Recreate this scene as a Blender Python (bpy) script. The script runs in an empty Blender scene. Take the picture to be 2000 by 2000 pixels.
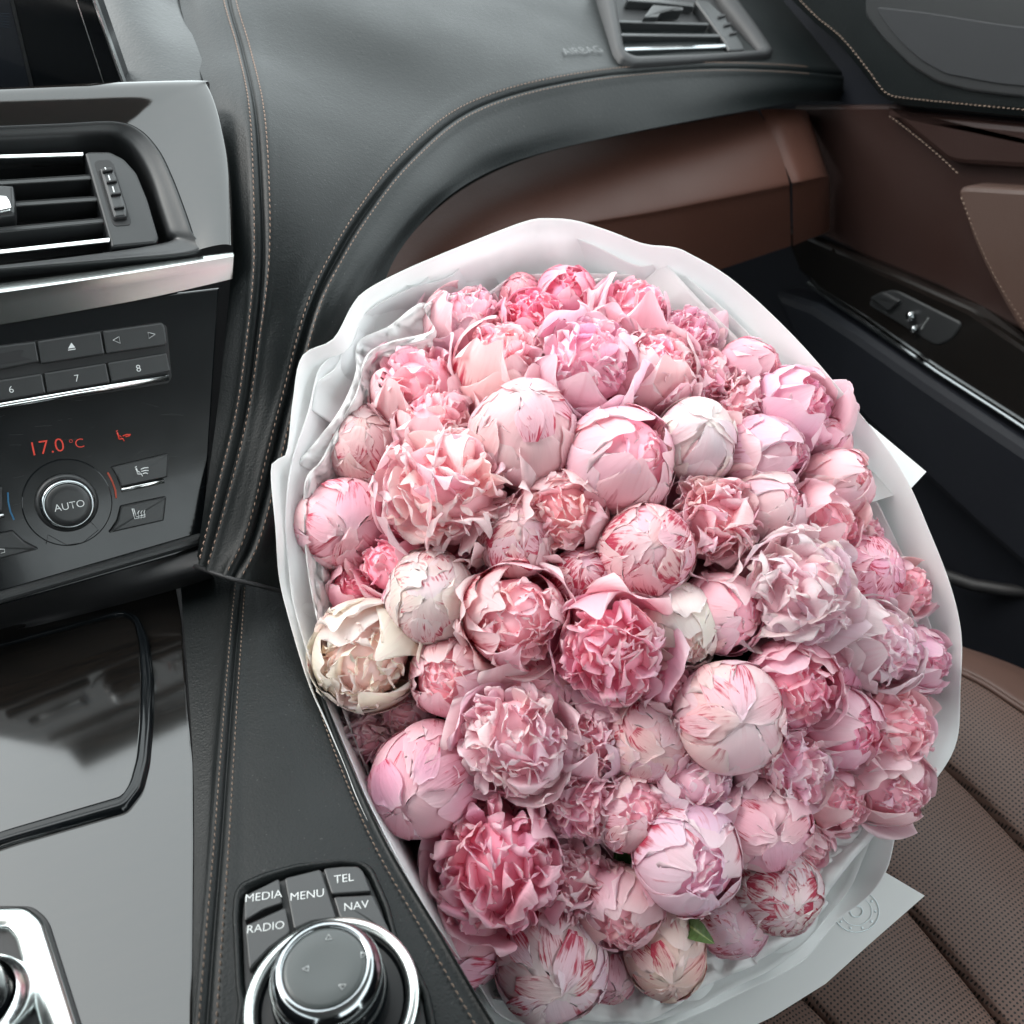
import bpy, math, random
import numpy as np
from mathutils import Vector, Matrix, noise as mnoise

SC = bpy.context.scene
COL = SC.collection
R_ = math.radians

# ------------------------------------------------------------------ camera
FPX = 1900.0                       # focal length in 2000-pixel picture units
PITCH, YAW = R_(38), R_(25)
CAM = Vector((0.0, 0.0, 1.15))
Fv = Vector((math.sin(YAW)*math.cos(PITCH), math.cos(YAW)*math.cos(PITCH), -math.sin(PITCH)))
Rv = Vector((math.cos(YAW), -math.sin(YAW), 0))
Uv = Rv.cross(Fv)
cam_d = bpy.data.cameras.new("camera")
cam = bpy.data.objects.new("camera", cam_d)
COL.objects.link(cam)
m = Matrix((Rv, Uv, -Fv)).transposed().to_4x4()
m.translation = CAM
cam.matrix_world = m
cam_d.sensor_width = 36
cam_d.lens = 36*FPX/2000
cam_d.clip_start = 0.02
cam_d.clip_end = 200
cam_d.dof.use_dof = True
cam_d.dof.focus_distance = 0.64
cam_d.dof.aperture_fstop = 9.0
SC.camera = cam

# ------------------------------------------------------------------ sky, sun, exposure
SUN_EL, SUN_AZ = R_(50), R_(-60)      # azimuth clockwise from forward (+Y)
world = bpy.data.worlds.new("World")
SC.world = world
world.use_nodes = True
wn, wl = world.node_tree.nodes, world.node_tree.links
wn.clear()
wo = wn.new("ShaderNodeOutputWorld"); bg = wn.new("ShaderNodeBackground")
sky = wn.new("ShaderNodeTexSky"); sky.sky_type = 'NISHITA'; sky.sun_disc = False
sky.sun_elevation = SUN_EL; sky.sun_rotation = SUN_AZ
sky.air_density = 1.0; sky.dust_density = 4.0; sky.ozone_density = 1.0
mixs = wn.new("ShaderNodeMix"); mixs.data_type = 'RGBA'
mixs.inputs[0].default_value = 0.80                 # cloud cover over the whole sky
mixs.inputs[7].default_value = (7.6, 8.25, 8.15, 1)
wl.new(sky.outputs[0], mixs.inputs[6]); wl.new(mixs.outputs[2], bg.inputs[0])
bg.inputs[1].default_value = 0.15
wl.new(bg.outputs[0], wo.inputs[0])
sd = bpy.data.lights.new("sun", 'SUN'); sd.energy = 0.55; sd.angle = R_(35); sd.color = (1, .98, .96)
sun = bpy.data.objects.new("sun", sd); COL.objects.link(sun)
sdir = Vector((math.sin(SUN_AZ)*math.cos(SUN_EL), math.cos(SUN_AZ)*math.cos(SUN_EL), math.sin(SUN_EL)))
sun.rotation_euler = sdir.to_track_quat('Z', 'Y').to_euler()
sun.location = (0, 0, 4)
vs = SC.view_settings
SC.display_settings.display_device = 'sRGB'
vs.view_transform = 'Standard'; vs.look = 'None'; vs.gamma = 1; vs.use_curve_mapping = False
vs.exposure = 1.95
SC.cycles.max_bounces = 10; SC.cycles.diffuse_bounces = 6; SC.cycles.transmission_bounces = 6; SC.cycles.glossy_bounces = 4
SC.cycles.transparent_max_bounces = 12
SC.cycles.use_denoising = True
SC.cycles.sample_clamp_indirect = 6

# ------------------------------------------------------------------ picture -> place helpers
K = 2000/1932.0
def ray(px, py):
    return Fv + Rv*((px-1000)/FPX) + Uv*((1000-py)/FPX)
def at(px, py, d):
    return CAM + ray(px, py)*d
class Plane:
    """plane in the place: a point and a normal, or three (px, py, depth) points"""
    def __init__(s, a, b=None, c=None, n=None, p=None):
        if n is not None:
            s.p, s.n = Vector(p), Vector(n).normalized()
        else:
            A, B, Cc = at(*a), at(*b), at(*c)
            s.p = A; s.n = (B-A).cross(Cc-A).normalized()
        if s.n.dot(CAM-s.p) < 0: s.n = -s.n
    def hit(s, px, py, h=0.0):
        r = ray(px, py)
        t = (s.p-CAM).dot(s.n)/r.dot(s.n)
        return CAM + r*t + s.n*h
def zplane(z):
    return Plane(None, n=(0, 0, 1), p=(0, 0, CAM.z+z))
def onz(px, py, z):
    r = ray(px, py)
    return CAM + r*(z/r.z)
def crop(pts, ox, oy, s):
    return [(ox+x/s, oy+y/s)+tuple(r) for x, y, *r in pts]
def k_(pts):
    return [(p[0]*K, p[1]*K)+tuple(p[2:]) for p in pts]

# ------------------------------------------------------------------ objects
def thing(name, label, cat, loc, group=None):
    o = bpy.data.objects.new(name, None); COL.objects.link(o)
    o.empty_display_size = .02
    o.location = loc; o["label"] = label; o["category"] = cat
    if group: o["group"] = group
    return o
def link(name, me, mat, parent=None, label=None, kind=None):
    o = bpy.data.objects.new(name, me); COL.objects.link(o)
    if mat is not None and not me.materials: me.materials.append(mat)
    if parent is not None:
        o.parent = parent
        if parent.type == 'EMPTY':
            o.matrix_parent_inverse = Matrix.Translation(-parent.location)
    if label: o["label"] = label
    if kind: o["kind"] = kind
    return o
def mesh(name, V, Fc, smooth=True, uv=None):
    me = bpy.data.meshes.new(name)
    me.from_pydata([tuple(v) for v in V], [], Fc)
    if uv is not None:
        l = me.uv_layers.new(name="UVMap")
        idx = np.empty(len(me.loops), dtype=np.int32); me.loops.foreach_get("vertex_index", idx)
        l.data.foreach_set("uv", np.asarray(uv, dtype=np.float32)[idx].ravel())
    if smooth: me.polygons.foreach_set("use_smooth", [True]*len(me.polygons))
    me.update()
    return me
def tri_area_poly(pts):
    return sum(pts[i][0]*pts[(i+1) % len(pts)][1]-pts[(i+1) % len(pts)][0]*pts[i][1] for i in range(len(pts)))/2
def roundpoly(pts, r, n=5):
    out = []
    N = len(pts)
    for i in range(N):
        p0, p1, p2 = (np.array(pts[j % N][:2], float) for j in (i-1, i, i+1))
        a, b = p0-p1, p2-p1
        la, lb = np.linalg.norm(a), np.linalg.norm(b)
        rr = min(r, la*.45, lb*.45)
        s, e = p1+a/la*rr, p1+b/lb*rr
        for k in range(n+1):
            t = k/n
            out.append(tuple((1-t)**2*s+2*t*(1-t)*p1+t*t*e))
    return out
def inset(pts3, n, d):
    """move a planar loop of points inwards by d"""
    N = len(pts3); out = []
    area = Vector((0, 0, 0))
    for i in range(N): area += pts3[i].cross(pts3[(i+1) % N])
    sgn = 1 if area.dot(n) > 0 else -1
    for i in range(N):
        a = (pts3[i]-pts3[i-1]); b = (pts3[(i+1) % N]-pts3[i])
        if a.length < 1e-9: a = b
        if b.length < 1e-9: b = a
        na = n.cross(a).normalized()*sgn; nb = n.cross(b).normalized()*sgn
        h = na+nb
        if h.length < 1e-6: h = na
        h.normalize()
        out.append(pts3[i]+h*(d/max(.5, h.dot(na))))
    return out
def slab_mesh(name, poly, plane, h0, h1, ch=0.0006, steps=2):
    """polygon (pixels) standing on a plane from height h0 to h1, with a rounded top edge"""
    base = [plane.hit(x, y) for x, y in [p[:2] for p in poly]]
    n = plane.n
    rings = [[p+n*h0 for p in base]]
    for k in range(steps+1):
        a = k/steps*math.pi/2
        rr = inset(base, n, ch*(1-math.cos(a))) if k else base
        rings.append([p+n*(h1-ch+ch*math.sin(a)) for p in rr])
    V = [p for r in rings for p in r]; N = len(base); Fc = []
    for j in range(len(rings)-1):
        for i in range(N):
            a, b = j*N+i, j*N+(i+1) % N
            Fc.append((a, b, b+N, a+N))
    Fc.append(tuple(range((len(rings)-1)*N, len(rings)*N)))
    me = mesh(name, V, Fc, smooth=False)
    area = Vector((0, 0, 0))
    for i in range(N): area += base[i].cross(base[(i+1) % N])
    if area.dot(n) < 0: me.flip_normals()
    return me
def slab(name, poly, plane, h0, h1, mat, parent, ch=0.0006, **kw):
    return link(name, slab_mesh(name, poly, plane, h0, h1, ch), mat, parent, **kw)
def cr(P, t):
    """Catmull-Rom through rows of P (n, k) at parameter t in [0, n-1]"""
    P = np.asarray(P, float); n = len(P)
    t = np.clip(np.asarray(t, float), 0, n-1); i = np.minimum(t.astype(int), n-2); f = (t-i)
    g = lambda j: P[np.clip(j, 0, n-1)]
    p0, p1, p2, p3 = g(i-1), g(i), g(i+1), g(i+2)
    p0 = np.where((i == 0).reshape(-1, *([1]*(P.ndim-1))), 2*p1-p2, p0)
    p3 = np.where((i == n-2).reshape(-1, *([1]*(P.ndim-1))), 2*p2-p1, p3)
    f = f.reshape(-1, *([1]*(P.ndim-1)))
    return .5*((2*p1)+(-p0+p2)*f+(2*p0-5*p1+4*p2-p3)*f*f+(-p0+3*p1-3*p2+p3)*f**3)
class Loft:
    def __init__(s, grid):            # grid[section][column] = world point
        s.G = np.array([[tuple(p) for p in row] for row in grid], float)
    def ev(s, ss, vv):
        ss = np.atleast_1d(ss).astype(float); vv = np.atleast_1d(vv).astype(float)
        rows = cr(s.G, ss)                                  # (n, cols, 3)
        out = np.empty((len(ss), 3))
        for i in range(len(ss)): out[i] = cr(rows[i], vv[i:i+1])[0]
        return out
    def grid(s, S, Vv):
        rows = cr(s.G, S)
        return np.array([cr(r, Vv) for r in rows])          # (S, V, 3)
def grid_normals(P):
    du = np.gradient(P, axis=0); dv = np.gradient(P, axis=1)
    n = np.cross(du, dv); n /= np.maximum(np.linalg.norm(n, axis=2, keepdims=True), 1e-12)
    return n
def face_cam(P, n):
    d = np.array(CAM)-P
    if (np.einsum('ijk,ijk->ij', n, d)).mean() < 0: n = -n
    return n
def grid_mesh(name, P, closed=False, uv=True):
    nu, nv = P.shape[:2]
    V = P.reshape(-1, 3); Fc = []
    for i in range(nu if closed else nu-1):
        for j in range(nv-1):
            i2 = (i+1) % nu
            Fc.append((i*nv+j, i2*nv+j, i2*nv+j+1, i*nv+j+1))
    U = np.stack(np.meshgrid(np.linspace(0, 1, nu), np.linspace(0, 1, nv), indexing='ij'), -1).reshape(-1, 2)
    me = mesh(name, V, Fc, True, U)
    n = grid_normals(P); d = np.array(CAM)-P
    avg = np.einsum('ijk,ijk->ij', n, d).mean()
    f = me.polygons[len(me.polygons)//2]
    if f.normal.dot(CAM-f.center) < 0: me.flip_normals()
    return me
def tube_mesh(name, pts, r, n=8, closed=False, cap=True):
    pts = [Vector(p) for p in pts]; N = len(pts); V = []; Fc = []
    up = None
    for i, p in enumerate(pts):
        t = (pts[(i+1) % N] if (closed or i < N-1) else p)-(pts[i-1] if (closed or i > 0) else p)
        t.normalize()
        if up is None: up = t.orthogonal().normalized()
        up = (up-t*up.dot(t)).normalized(); b = t.cross(up)
        rr = r[i] if hasattr(r, '__len__') else r
        for k in range(n):
            a = 2*math.pi*k/n
            V.append(p+(up*math.cos(a)+b*math.sin(a))*rr)
    for i in range(N if closed else N-1):
        for k in range(n):
            i2 = (i+1) % N
            Fc.append((i*n+k, i*n+(k+1) % n, i2*n+(k+1) % n, i2*n+k))
    if cap and not closed:
        Fc.append(tuple(range(n))[::-1]); Fc.append(tuple(range((N-1)*n, N*n)))
    return mesh(name, V, Fc)
def lathe_mesh(name, prof, org, ax, n=48):
    """profile [(radius, height)] turned about an axis"""
    ax = Vector(ax).normalized(); x = ax.orthogonal().normalized(); y = ax.cross(x)
    V = []; Fc = []
    for r, h in prof:
        for k in range(n):
            a = 2*math.pi*k/n
            V.append(Vector(org)+ax*h+(x*math.cos(a)+y*math.sin(a))*max(r, 1e-6))
    for j in range(len(prof)-1):
        for k in range(n):
            a, b = j*n+k, j*n+(k+1) % n
            Fc.append((a, b, b+n, a+n))
    return mesh(name, V, Fc)
def stitches(name, pts, nrm, mat, parent, ln=.0030, gap=.0018, w=.00042, h=.0004, skew=.12):
    """a row of thread stitches along a polyline"""
    pts = [Vector(p) for p in pts]; nrm = [Vector(p) for p in nrm]
    L = [0.0]
    for i in range(1, len(pts)): L.append(L[-1]+(pts[i]-pts[i-1]).length)
    V = []; Fc = []
    def pos(s):
        i = min(max(int(np.searchsorted(L, s))-1, 0), len(pts)-2)
        f = (s-L[i])/max(L[i+1]-L[i], 1e-9)
        return pts[i].lerp(pts[i+1], f), nrm[i].lerp(nrm[i+1], f).normalized()
    s = gap
    while s+ln < L[-1]:
        a, n = pos(s); b, n2 = pos(s+ln)
        t = (b-a).normalized(); side = n.cross(t).normalized()
        a = a-side*ln*skew*.5; b = b+side*ln*skew*.5; mid = (a+b)/2+n*h*2.2
        k = len(V)
        for p, q in ((a, .55), (mid, 1), (b, .55)):
            V += [p-side*w*q-n*h, p+n*h*.9, p+side*w*q-n*h]
        for j in (0, 3):
            Fc += [(k+j, k+j+3, k+j+4, k+j+1), (k+j+1, k+j+4, k+j+5, k+j+2)]
        s += ln+gap
    return link(name, mesh(name, V, Fc, True), mat, parent, kind="stuff")
LETTERS = []
def text(body, plane, px, py, ex, hpx, mat, parent, name="lettering", h=.0004, align='CENTER', shear=0.0, weight=0.0, kind=None):
    """flat print on a plane; ex = picture direction of the writing, hpx = capital height in pixels"""
    o0 = plane.hit(px, py, h); l = math.hypot(*ex)
    X = (plane.hit(px+ex[0]/l*20, py+ex[1]/l*20, h)-o0).normalized()
    Y = plane.n.cross(X)
    s = (plane.hit(px-ex[1]/l*0, py-hpx, h)-o0).length
    cu = bpy.data.curves.new(name, 'FONT'); cu.body = body; cu.size = s/.70
    cu.align_x = align; cu.align_y = 'CENTER'; cu.shear = shear; cu.offset = -.010*cu.size
    cu.resolution_u = 3
    cu.materials.append(mat)
    o = bpy.data.objects.new(name, cu); COL.objects.link(o)
    M = Matrix((X, Y, plane.n)).transposed().to_4x4(); M.translation = o0
    LETTERS.append(o)
    if parent is not None:
        o.parent = parent
        if parent.type == 'EMPTY': M = Matrix.Translation(-parent.location) @ M
    o.matrix_local = M
    return o
def strip(name, pts, wpx, plane, h0, h1, mat, parent, ch=.0003, **kw):
    """bar of constant picture width along a pixel polyline"""
    P = np.array(pts, float); d = np.gradient(P, axis=0); d /= np.linalg.norm(d, axis=1, keepdims=True)
    nn = np.stack([-d[:, 1], d[:, 0]], 1)*wpx/2
    poly = [tuple(p) for p in P+nn]+[tuple(p) for p in (P-nn)[::-1]]
    return slab(name, poly, plane, h0, h1, mat, parent, ch, **kw)
def arc(cx, cy, rx, ry, a0, a1, n=16):
    return [(cx+rx*math.cos(R_(a0+(a1-a0)*k/n)), cy-ry*math.sin(R_(a0+(a1-a0)*k/n))) for k in range(n+1)]

# ------------------------------------------------------------------ materials
def new_mat(name):
    mt = bpy.data.materials.new(name); mt.use_nodes = True
    return mt, mt.node_tree.nodes, mt.node_tree.links, mt.node_tree.nodes["Principled BSDF"]
def simple(name, col, rough=.5, metal=0.0, coat=0.0, spec=.5, grain=0.0, gscale=600, rvar=0.0, emit=None, es=1.0):
    mt, n, l, b = new_mat(name)
    b.inputs["Base Color"].default_value = (*col, 1); b.inputs["Roughness"].default_value = rough
    b.inputs["Metallic"].default_value = metal; b.inputs["Coat Weight"].default_value = coat
    b.inputs["Coat Roughness"].default_value = .04
    b.inputs["Specular IOR Level"].default_value = spec
    tc = n.new("ShaderNodeTexCoord")
    if grain:
        nz = n.new("ShaderNodeTexNoise"); nz.inputs["Scale"].default_value = gscale; nz.inputs["Detail"].default_value = 3
        bp = n.new("ShaderNodeBump"); bp.inputs["Strength"].default_value = grain; bp.inputs["Distance"].default_value = .0006
        l.new(tc.outputs["Object"], nz.inputs["Vector"]); l.new(nz.outputs[0], bp.inputs["Height"]); l.new(bp.outputs[0], b.inputs["Normal"])
    if rvar:
        nz = n.new("ShaderNodeTexNoise"); nz.inputs["Scale"].default_value = 22; nz.inputs["Detail"].default_value = 5
        mr = n.new("ShaderNodeMapRange"); mr.inputs[1].default_value = .3; mr.inputs[2].default_value = .7
        mr.inputs[3].default_value = max(0, rough-rvar); mr.inputs[4].default_value = rough+rvar
        l.new(tc.outputs["Object"], nz.inputs["Vector"]); l.new(nz.outputs[0], mr.inputs[0]); l.new(mr.outputs[0], b.inputs["Roughness"])
    if emit:
        b.inputs["Emission Color"].default_value = (*emit, 1); b.inputs["Emission Strength"].default_value = es
    return mt
def leather(name, col, rough=.42, scale=420, strength=.35, dust=.5, spec=.5):
    mt, n, l, b = new_mat(name)
    tc = n.new("ShaderNodeTexCoord")
    vo = n.new("ShaderNodeTexVoronoi"); vo.inputs["Scale"].default_value = scale; vo.feature = 'DISTANCE_TO_EDGE'
    nz = n.new("ShaderNodeTexNoise"); nz.inputs["Scale"].default_value = scale*.6; nz.inputs["Detail"].default_value = 4
    n2 = n.new("ShaderNodeTexNoise"); n2.inputs["Scale"].default_value = 9; n2.inputs["Detail"].default_value = 5
    for t in (vo, nz, n2): l.new(tc.outputs["Object"], t.inputs["Vector"])
    ad = n.new("ShaderNodeMath"); ad.operation = 'ADD'; l.new(vo.outputs[0], ad.inputs[0]); l.new(nz.outputs[0], ad.inputs[1])
    bp = n.new("ShaderNodeBump"); bp.inputs["Strength"].default_value = strength; bp.inputs["Distance"].default_value = .0004
    l.new(ad.outputs[0], bp.inputs["Height"]); l.new(bp.outputs[0], b.inputs["Normal"])
    mr = n.new("ShaderNodeMapRange"); mr.inputs[1].default_value = .3; mr.inputs[2].default_value = .7
    mr.inputs[3].default_value = rough-.05; mr.inputs[4].default_value = rough+.07
    l.new(n2.outputs[0], mr.inputs[0]); l.new(mr.outputs[0], b.inputs["Roughness"])
    # specks of dust
    d = n.new("ShaderNodeTexNoise"); d.inputs["Scale"].default_value = 650; d.inputs["Detail"].default_value = 0
    l.new(tc.outputs["Object"], d.inputs["Vector"])
    ds = n.new("ShaderNodeMapRange"); ds.inputs[1].default_value = .80; ds.inputs[2].default_value = .84
    ds.inputs[4].default_value = dust
    l.new(d.outputs[0], ds.inputs[0])
    mx = n.new("ShaderNodeMix"); mx.data_type = 'RGBA'
    mx.inputs[6].default_value = (*col, 1); mx.inputs[7].default_value = (.25, .25, .24, 1)
    l.new(ds.outputs[0], mx.inputs[0]); l.new(mx.outputs[2], b.inputs["Base Color"])
    b.inputs["Specular IOR Level"].default_value = spec
    return mt
def perforated(name, col):
    mt, n, l, b = new_mat(name)
    tc = n.new("ShaderNodeTexCoord"); mp = n.new("ShaderNodeMapping")
    mp.inputs["Rotation"].default_value = (0, 0, R_(38)); s = 1/.0046
    mp.inputs["Scale"].default_value = (s, s, s)
    l.new(tc.outputs["Object"], mp.inputs[0])
    def cell(off):
        a = n.new("ShaderNodeVectorMath"); a.operation = 'ADD'; a.inputs[1].default_value = (off, off, 0); l.new(mp.outputs[0], a.inputs[0])
        f = n.new("ShaderNodeVectorMath"); f.operation = 'FRACTION'; l.new(a.outputs[0], f.inputs[0])
        c = n.new("ShaderNodeVectorMath"); c.operation = 'SUBTRACT'; c.inputs[1].default_value = (.5, .5, 0); l.new(f.outputs[0], c.inputs[0])
        z = n.new("ShaderNodeVectorMath"); z.operation = 'MULTIPLY'; z.inputs[1].default_value = (1, 1, 0); l.new(c.outputs[0], z.inputs[0])
        q = n.new("ShaderNodeVectorMath"); q.operation = 'LENGTH'; l.new(z.outputs[0], q.inputs[0])
        return q.outputs["Value"]
    mn = n.new("ShaderNodeMath"); mn.operation = 'MINIMUM'; l.new(cell(0), mn.inputs[0]); l.new(cell(.5), mn.inputs[1])
    mr = n.new("ShaderNodeMapRange"); mr.inputs[1].default_value = .15; mr.inputs[2].default_value = .22
    l.new(mn.outputs[0], mr.inputs[0])
    mx = n.new("ShaderNodeMix"); mx.data_type = 'RGBA'; mx.inputs[6].default_value = (.004, .003, .003, 1); mx.inputs[7].default_value = (*col, 1)
    l.new(mr.outputs[0], mx.inputs[0]); l.new(mx.outputs[2], b.inputs["Base Color"])
    bp = n.new("ShaderNodeBump"); bp.inputs["Strength"].default_value = .8; bp.inputs["Distance"].default_value = .0008
    l.new(mr.outputs[0], bp.inputs["Height"]); l.new(bp.outputs[0], b.inputs["Normal"])
    b.inputs["Roughness"].default_value = .55
    return mt
def dark_wood(name):
    """black lacquered wood with faint grain, brushed scratches and dust"""
    mt, n, l, b = new_mat(name)
    tc = n.new("ShaderNodeTexCoord")
    mp = n.new("ShaderNodeMapping"); mp.inputs["Scale"].default_value = (8, 160, 160); mp.inputs["Rotation"].default_value = (0, 0, R_(6))
    l.new(tc.outputs["Object"], mp.inputs[0])
    nz = n.new("ShaderNodeTexNoise"); nz.inputs["Scale"].default_value = 6; nz.inputs["Detail"].default_value = 6
    l.new(mp.outputs[0], nz.inputs["Vector"])
    cr_ = n.new("ShaderNodeValToRGB"); e = cr_.color_ramp.elements
    e[0].position = .35; e[0].color = (.003, .003, .003, 1); e[1].position = .8; e[1].color = (.010, .0075, .006, 1)
    l.new(nz.outputs[0], cr_.inputs[0]); l.new(cr_.outputs[0], b.inputs["Base Color"])
    # fine scratches along the grain
    m2 = n.new("ShaderNodeMapping"); m2.inputs["Scale"].default_value = (14, 900, 900); m2.inputs["Rotation"].default_value = (0, 0, R_(-8))
    l.new(tc.outputs["Object"], m2.inputs[0])
    n2 = n.new("ShaderNodeTexNoise"); n2.inputs["Scale"].default_value = 1.6; n2.inputs["Detail"].default_value = 3
    l.new(m2.outputs[0], n2.inputs["Vector"])
    mr = n.new("ShaderNodeMapRange"); mr.inputs[1].default_value = .58; mr.inputs[2].default_value = .75; mr.inputs[3].default_value = .06; mr.inputs[4].default_value = .22
    l.new(n2.outputs[0], mr.inputs[0]); l.new(mr.outputs[0], b.inputs["Roughness"])
    bp = n.new("ShaderNodeBump"); bp.inputs["Strength"].default_value = .05; bp.inputs["Distance"].default_value = .0003
    l.new(n2.outputs[0], bp.inputs["Height"]); l.new(bp.outputs[0], b.inputs["Normal"])
    b.inputs["Coat Weight"].default_value = 1.0; b.inputs["Coat Roughness"].default_value = .09; b.inputs["Coat IOR"].default_value = 1.62
    b.inputs["Specular IOR Level"].default_value = .15
    return mt
def petal_mat():
    mt, n, l, b = new_mat("petal_skin")
    oi = n.new("ShaderNodeObjectInfo"); uv = n.new("ShaderNodeUVMap"); uv.uv_map = "UVMap"
    sx = n.new("ShaderNodeSeparateXYZ"); l.new(uv.outputs[0], sx.inputs[0])
    def M(op, a, b_=None, c=None, clamp=False):
        x = n.new("ShaderNodeMath"); x.operation = op; x.use_clamp = clamp
        for i, v in enumerate((a, b_, c)):
            if v is None: continue
            if isinstance(v, (int, float)): x.inputs[i].default_value = v
            else: l.new(v, x.inputs[i])
        return x.outputs[0]
    def mix(f, a, c):
        x = n.new("ShaderNodeMix"); x.data_type = 'RGBA'
        if isinstance(f, (int, float)): x.inputs[0].default_value = f
        else: l.new(f, x.inputs[0])
        for i, v in ((6, a), (7, c)):
            if isinstance(v, tuple): x.inputs[i].default_value = (*v, 1)
            else: l.new(v, x.inputs[i])
        return x.outputs[2]
    rnd = oi.outputs["Random"]
    u, v = sx.outputs[1], sx.outputs[0]
    # long streak noise running base to tip, shifted per petal
    cx = n.new("ShaderNodeCombineXYZ")
    l.new(M('MULTIPLY', v, 15.0), cx.inputs[0]); l.new(M('MULTIPLY', u, 2.2), cx.inputs[1]); l.new(M('MULTIPLY', rnd, 57.0), cx.inputs[2])
    st = n.new("ShaderNodeTexNoise"); st.inputs["Scale"].default_value = 1.0; st.inputs["Detail"].default_value = 4; l.new(cx.outputs[0], st.inputs["Vector"])
    c2 = n.new("ShaderNodeCombineXYZ")
    l.new(M('MULTIPLY', v, 3.0), c2.inputs[0]); l.new(M('MULTIPLY', u, 2.6), c2.inputs[1]); l.new(M('MULTIPLY', rnd, 31.0), c2.inputs[2])
    bl = n.new("ShaderNodeTexNoise"); bl.inputs["Scale"].default_value = 1.0; bl.inputs["Detail"].default_value = 3; l.new(c2.outputs[0], bl.inputs["Vector"])
    edge = M('POWER', M('ABSOLUTE', M('SUBTRACT', M('MULTIPLY', v, 2.0), 1.0)), 3.0)
    # crimson: where the blotch noise and the streaks agree, more towards the base
    amt = oi.outputs["Alpha"]
    drive = M('ADD', M('ADD', M('MULTIPLY', st.outputs[0], .75), M('MULTIPLY', bl.outputs[0], .75)), M('ADD', M('MULTIPLY', M('SUBTRACT', .62, u), .30), M('MULTIPLY', edge, .06)))
    thr = M('SUBTRACT', .975, M('MULTIPLY', amt, .30))
    crim = M('DIVIDE', M('SUBTRACT', drive, thr), .17, clamp=True)
    crim = M('MULTIPLY', crim, .92)
    tint = oi.outputs["Color"]
    hsv = n.new("ShaderNodeHueSaturation")
    l.new(tint, hsv.inputs["Color"])
    l.new(M('ADD', .94, M('MULTIPLY', rnd, .12)), hsv.inputs["Saturation"])
    l.new(M('ADD', .93, M('MULTIPLY', bl.outputs[0], .12)), hsv.inputs["Value"])
    deep = mix(1.0, tint, tint)
    gm = n.new("ShaderNodeMix"); gm.data_type = 'RGBA'; gm.blend_type = 'MULTIPLY'; gm.inputs[0].default_value = 1
    l.new(tint, gm.inputs[6]); gm.inputs[7].default_value = (1.0, .74, .82, 1)
    col = mix(M('MULTIPLY', M('SUBTRACT', 1.0, u, clamp=True), .70), hsv.outputs[0], gm.outputs[2])
    tip = M('ADD', M('MULTIPLY', M('POWER', u, 7.0), .50), M('MULTIPLY', edge, .22), clamp=True)
    col = mix(tip, col, (.90, .81, .83))
    # fine veins
    vein = M('MULTIPLY', M('DIVIDE', M('SUBTRACT', st.outputs[0], .55), .2, clamp=True), .16)
    col = mix(vein, col, (.72, .22, .32))
    col = mix(crim, col, (.56, .020, .075))
    l.new(col, b.inputs["Base Color"])
    b.inputs["Roughness"].default_value = .5
    b.inputs["Specular IOR Level"].default_value = .28
    b.inputs["Sheen Weight"].default_value = .10; b.inputs["Sheen Roughness"].default_value = .4
    bp = n.new("ShaderNodeBump"); bp.inputs["Strength"].default_value = .34; bp.inputs["Distance"].default_value = .0016
    l.new(M('ADD', st.outputs[0], M('MULTIPLY', bl.outputs[0], .9)), bp.inputs["Height"]); l.new(bp.outputs[0], b.inputs["Normal"])
    tc2 = n.new('ShaderNodeMix'); tc2.data_type = 'RGBA'; tc2.blend_type = 'MULTIPLY'; tc2.inputs[0].default_value = .6
    l.new(col, tc2.inputs[6]); l.new(col, tc2.inputs[7])
    tr = n.new("ShaderNodeBsdfTranslucent"); l.new(tc2.outputs[2], tr.inputs[0])
    ms = n.new("ShaderNodeMixShader"); ms.inputs[0].default_value = .42
    l.new(b.outputs[0], ms.inputs[1]); l.new(tr.outputs[0], ms.inputs[2])
    l.new(ms.outputs[0], n["Material Output"].inputs[0])
    return mt
def paper_mat(name, col, trans, alpha=1.0, crinkle=0.0, cs=60, rough=.5):
    mt, n, l, b = new_mat(name)
    b.inputs["Base Color"].default_value = (*col, 1); b.inputs["Roughness"].default_value = rough
    b.inputs["Specular IOR Level"].default_value = .35
    tc = n.new("ShaderNodeTexCoord")
    if crinkle:
        vo = n.new("ShaderNodeTexVoronoi"); vo.inputs["Scale"].default_value = cs; vo.feature = 'F1'
        nz = n.new("ShaderNodeTexNoise"); nz.inputs["Scale"].default_value = cs*.6; nz.inputs["Detail"].default_value = 4
        ad = n.new("ShaderNodeMath"); ad.operation = 'ADD'
        l.new(tc.outputs["Object"], vo.inputs["Vector"]); l.new(tc.outputs["Object"], nz.inputs["Vector"])
        l.new(vo.outputs[0], ad.inputs[0]); l.new(nz.outputs[0], ad.inputs[1])
        bp = n.new("ShaderNodeBump"); bp.inputs["Strength"].default_value = crinkle; bp.inputs["Distance"].default_value = .004
        l.new(ad.outputs[0], bp.inputs["Height"]); l.new(bp.outputs[0], b.inputs["Normal"])
    tr = n.new("ShaderNodeBsdfTranslucent"); tr.inputs[0].default_value = (*col, 1)
    ms = n.new("ShaderNodeMixShader"); ms.inputs[0].default_value = trans
    l.new(b.outputs[0], ms.inputs[1]); l.new(tr.outputs[0], ms.inputs[2]); out = ms.outputs[0]
    if alpha < 1:
        tp = n.new("ShaderNodeBsdfTransparent"); m2 = n.new("ShaderNodeMixShader"); m2.inputs[0].default_value = alpha
        l.new(tp.outputs[0], m2.inputs[1]); l.new(out, m2.inputs[2]); out = m2.outputs[0]
    l.new(out, n["Material Output"].inputs[0])
    return mt

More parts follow.
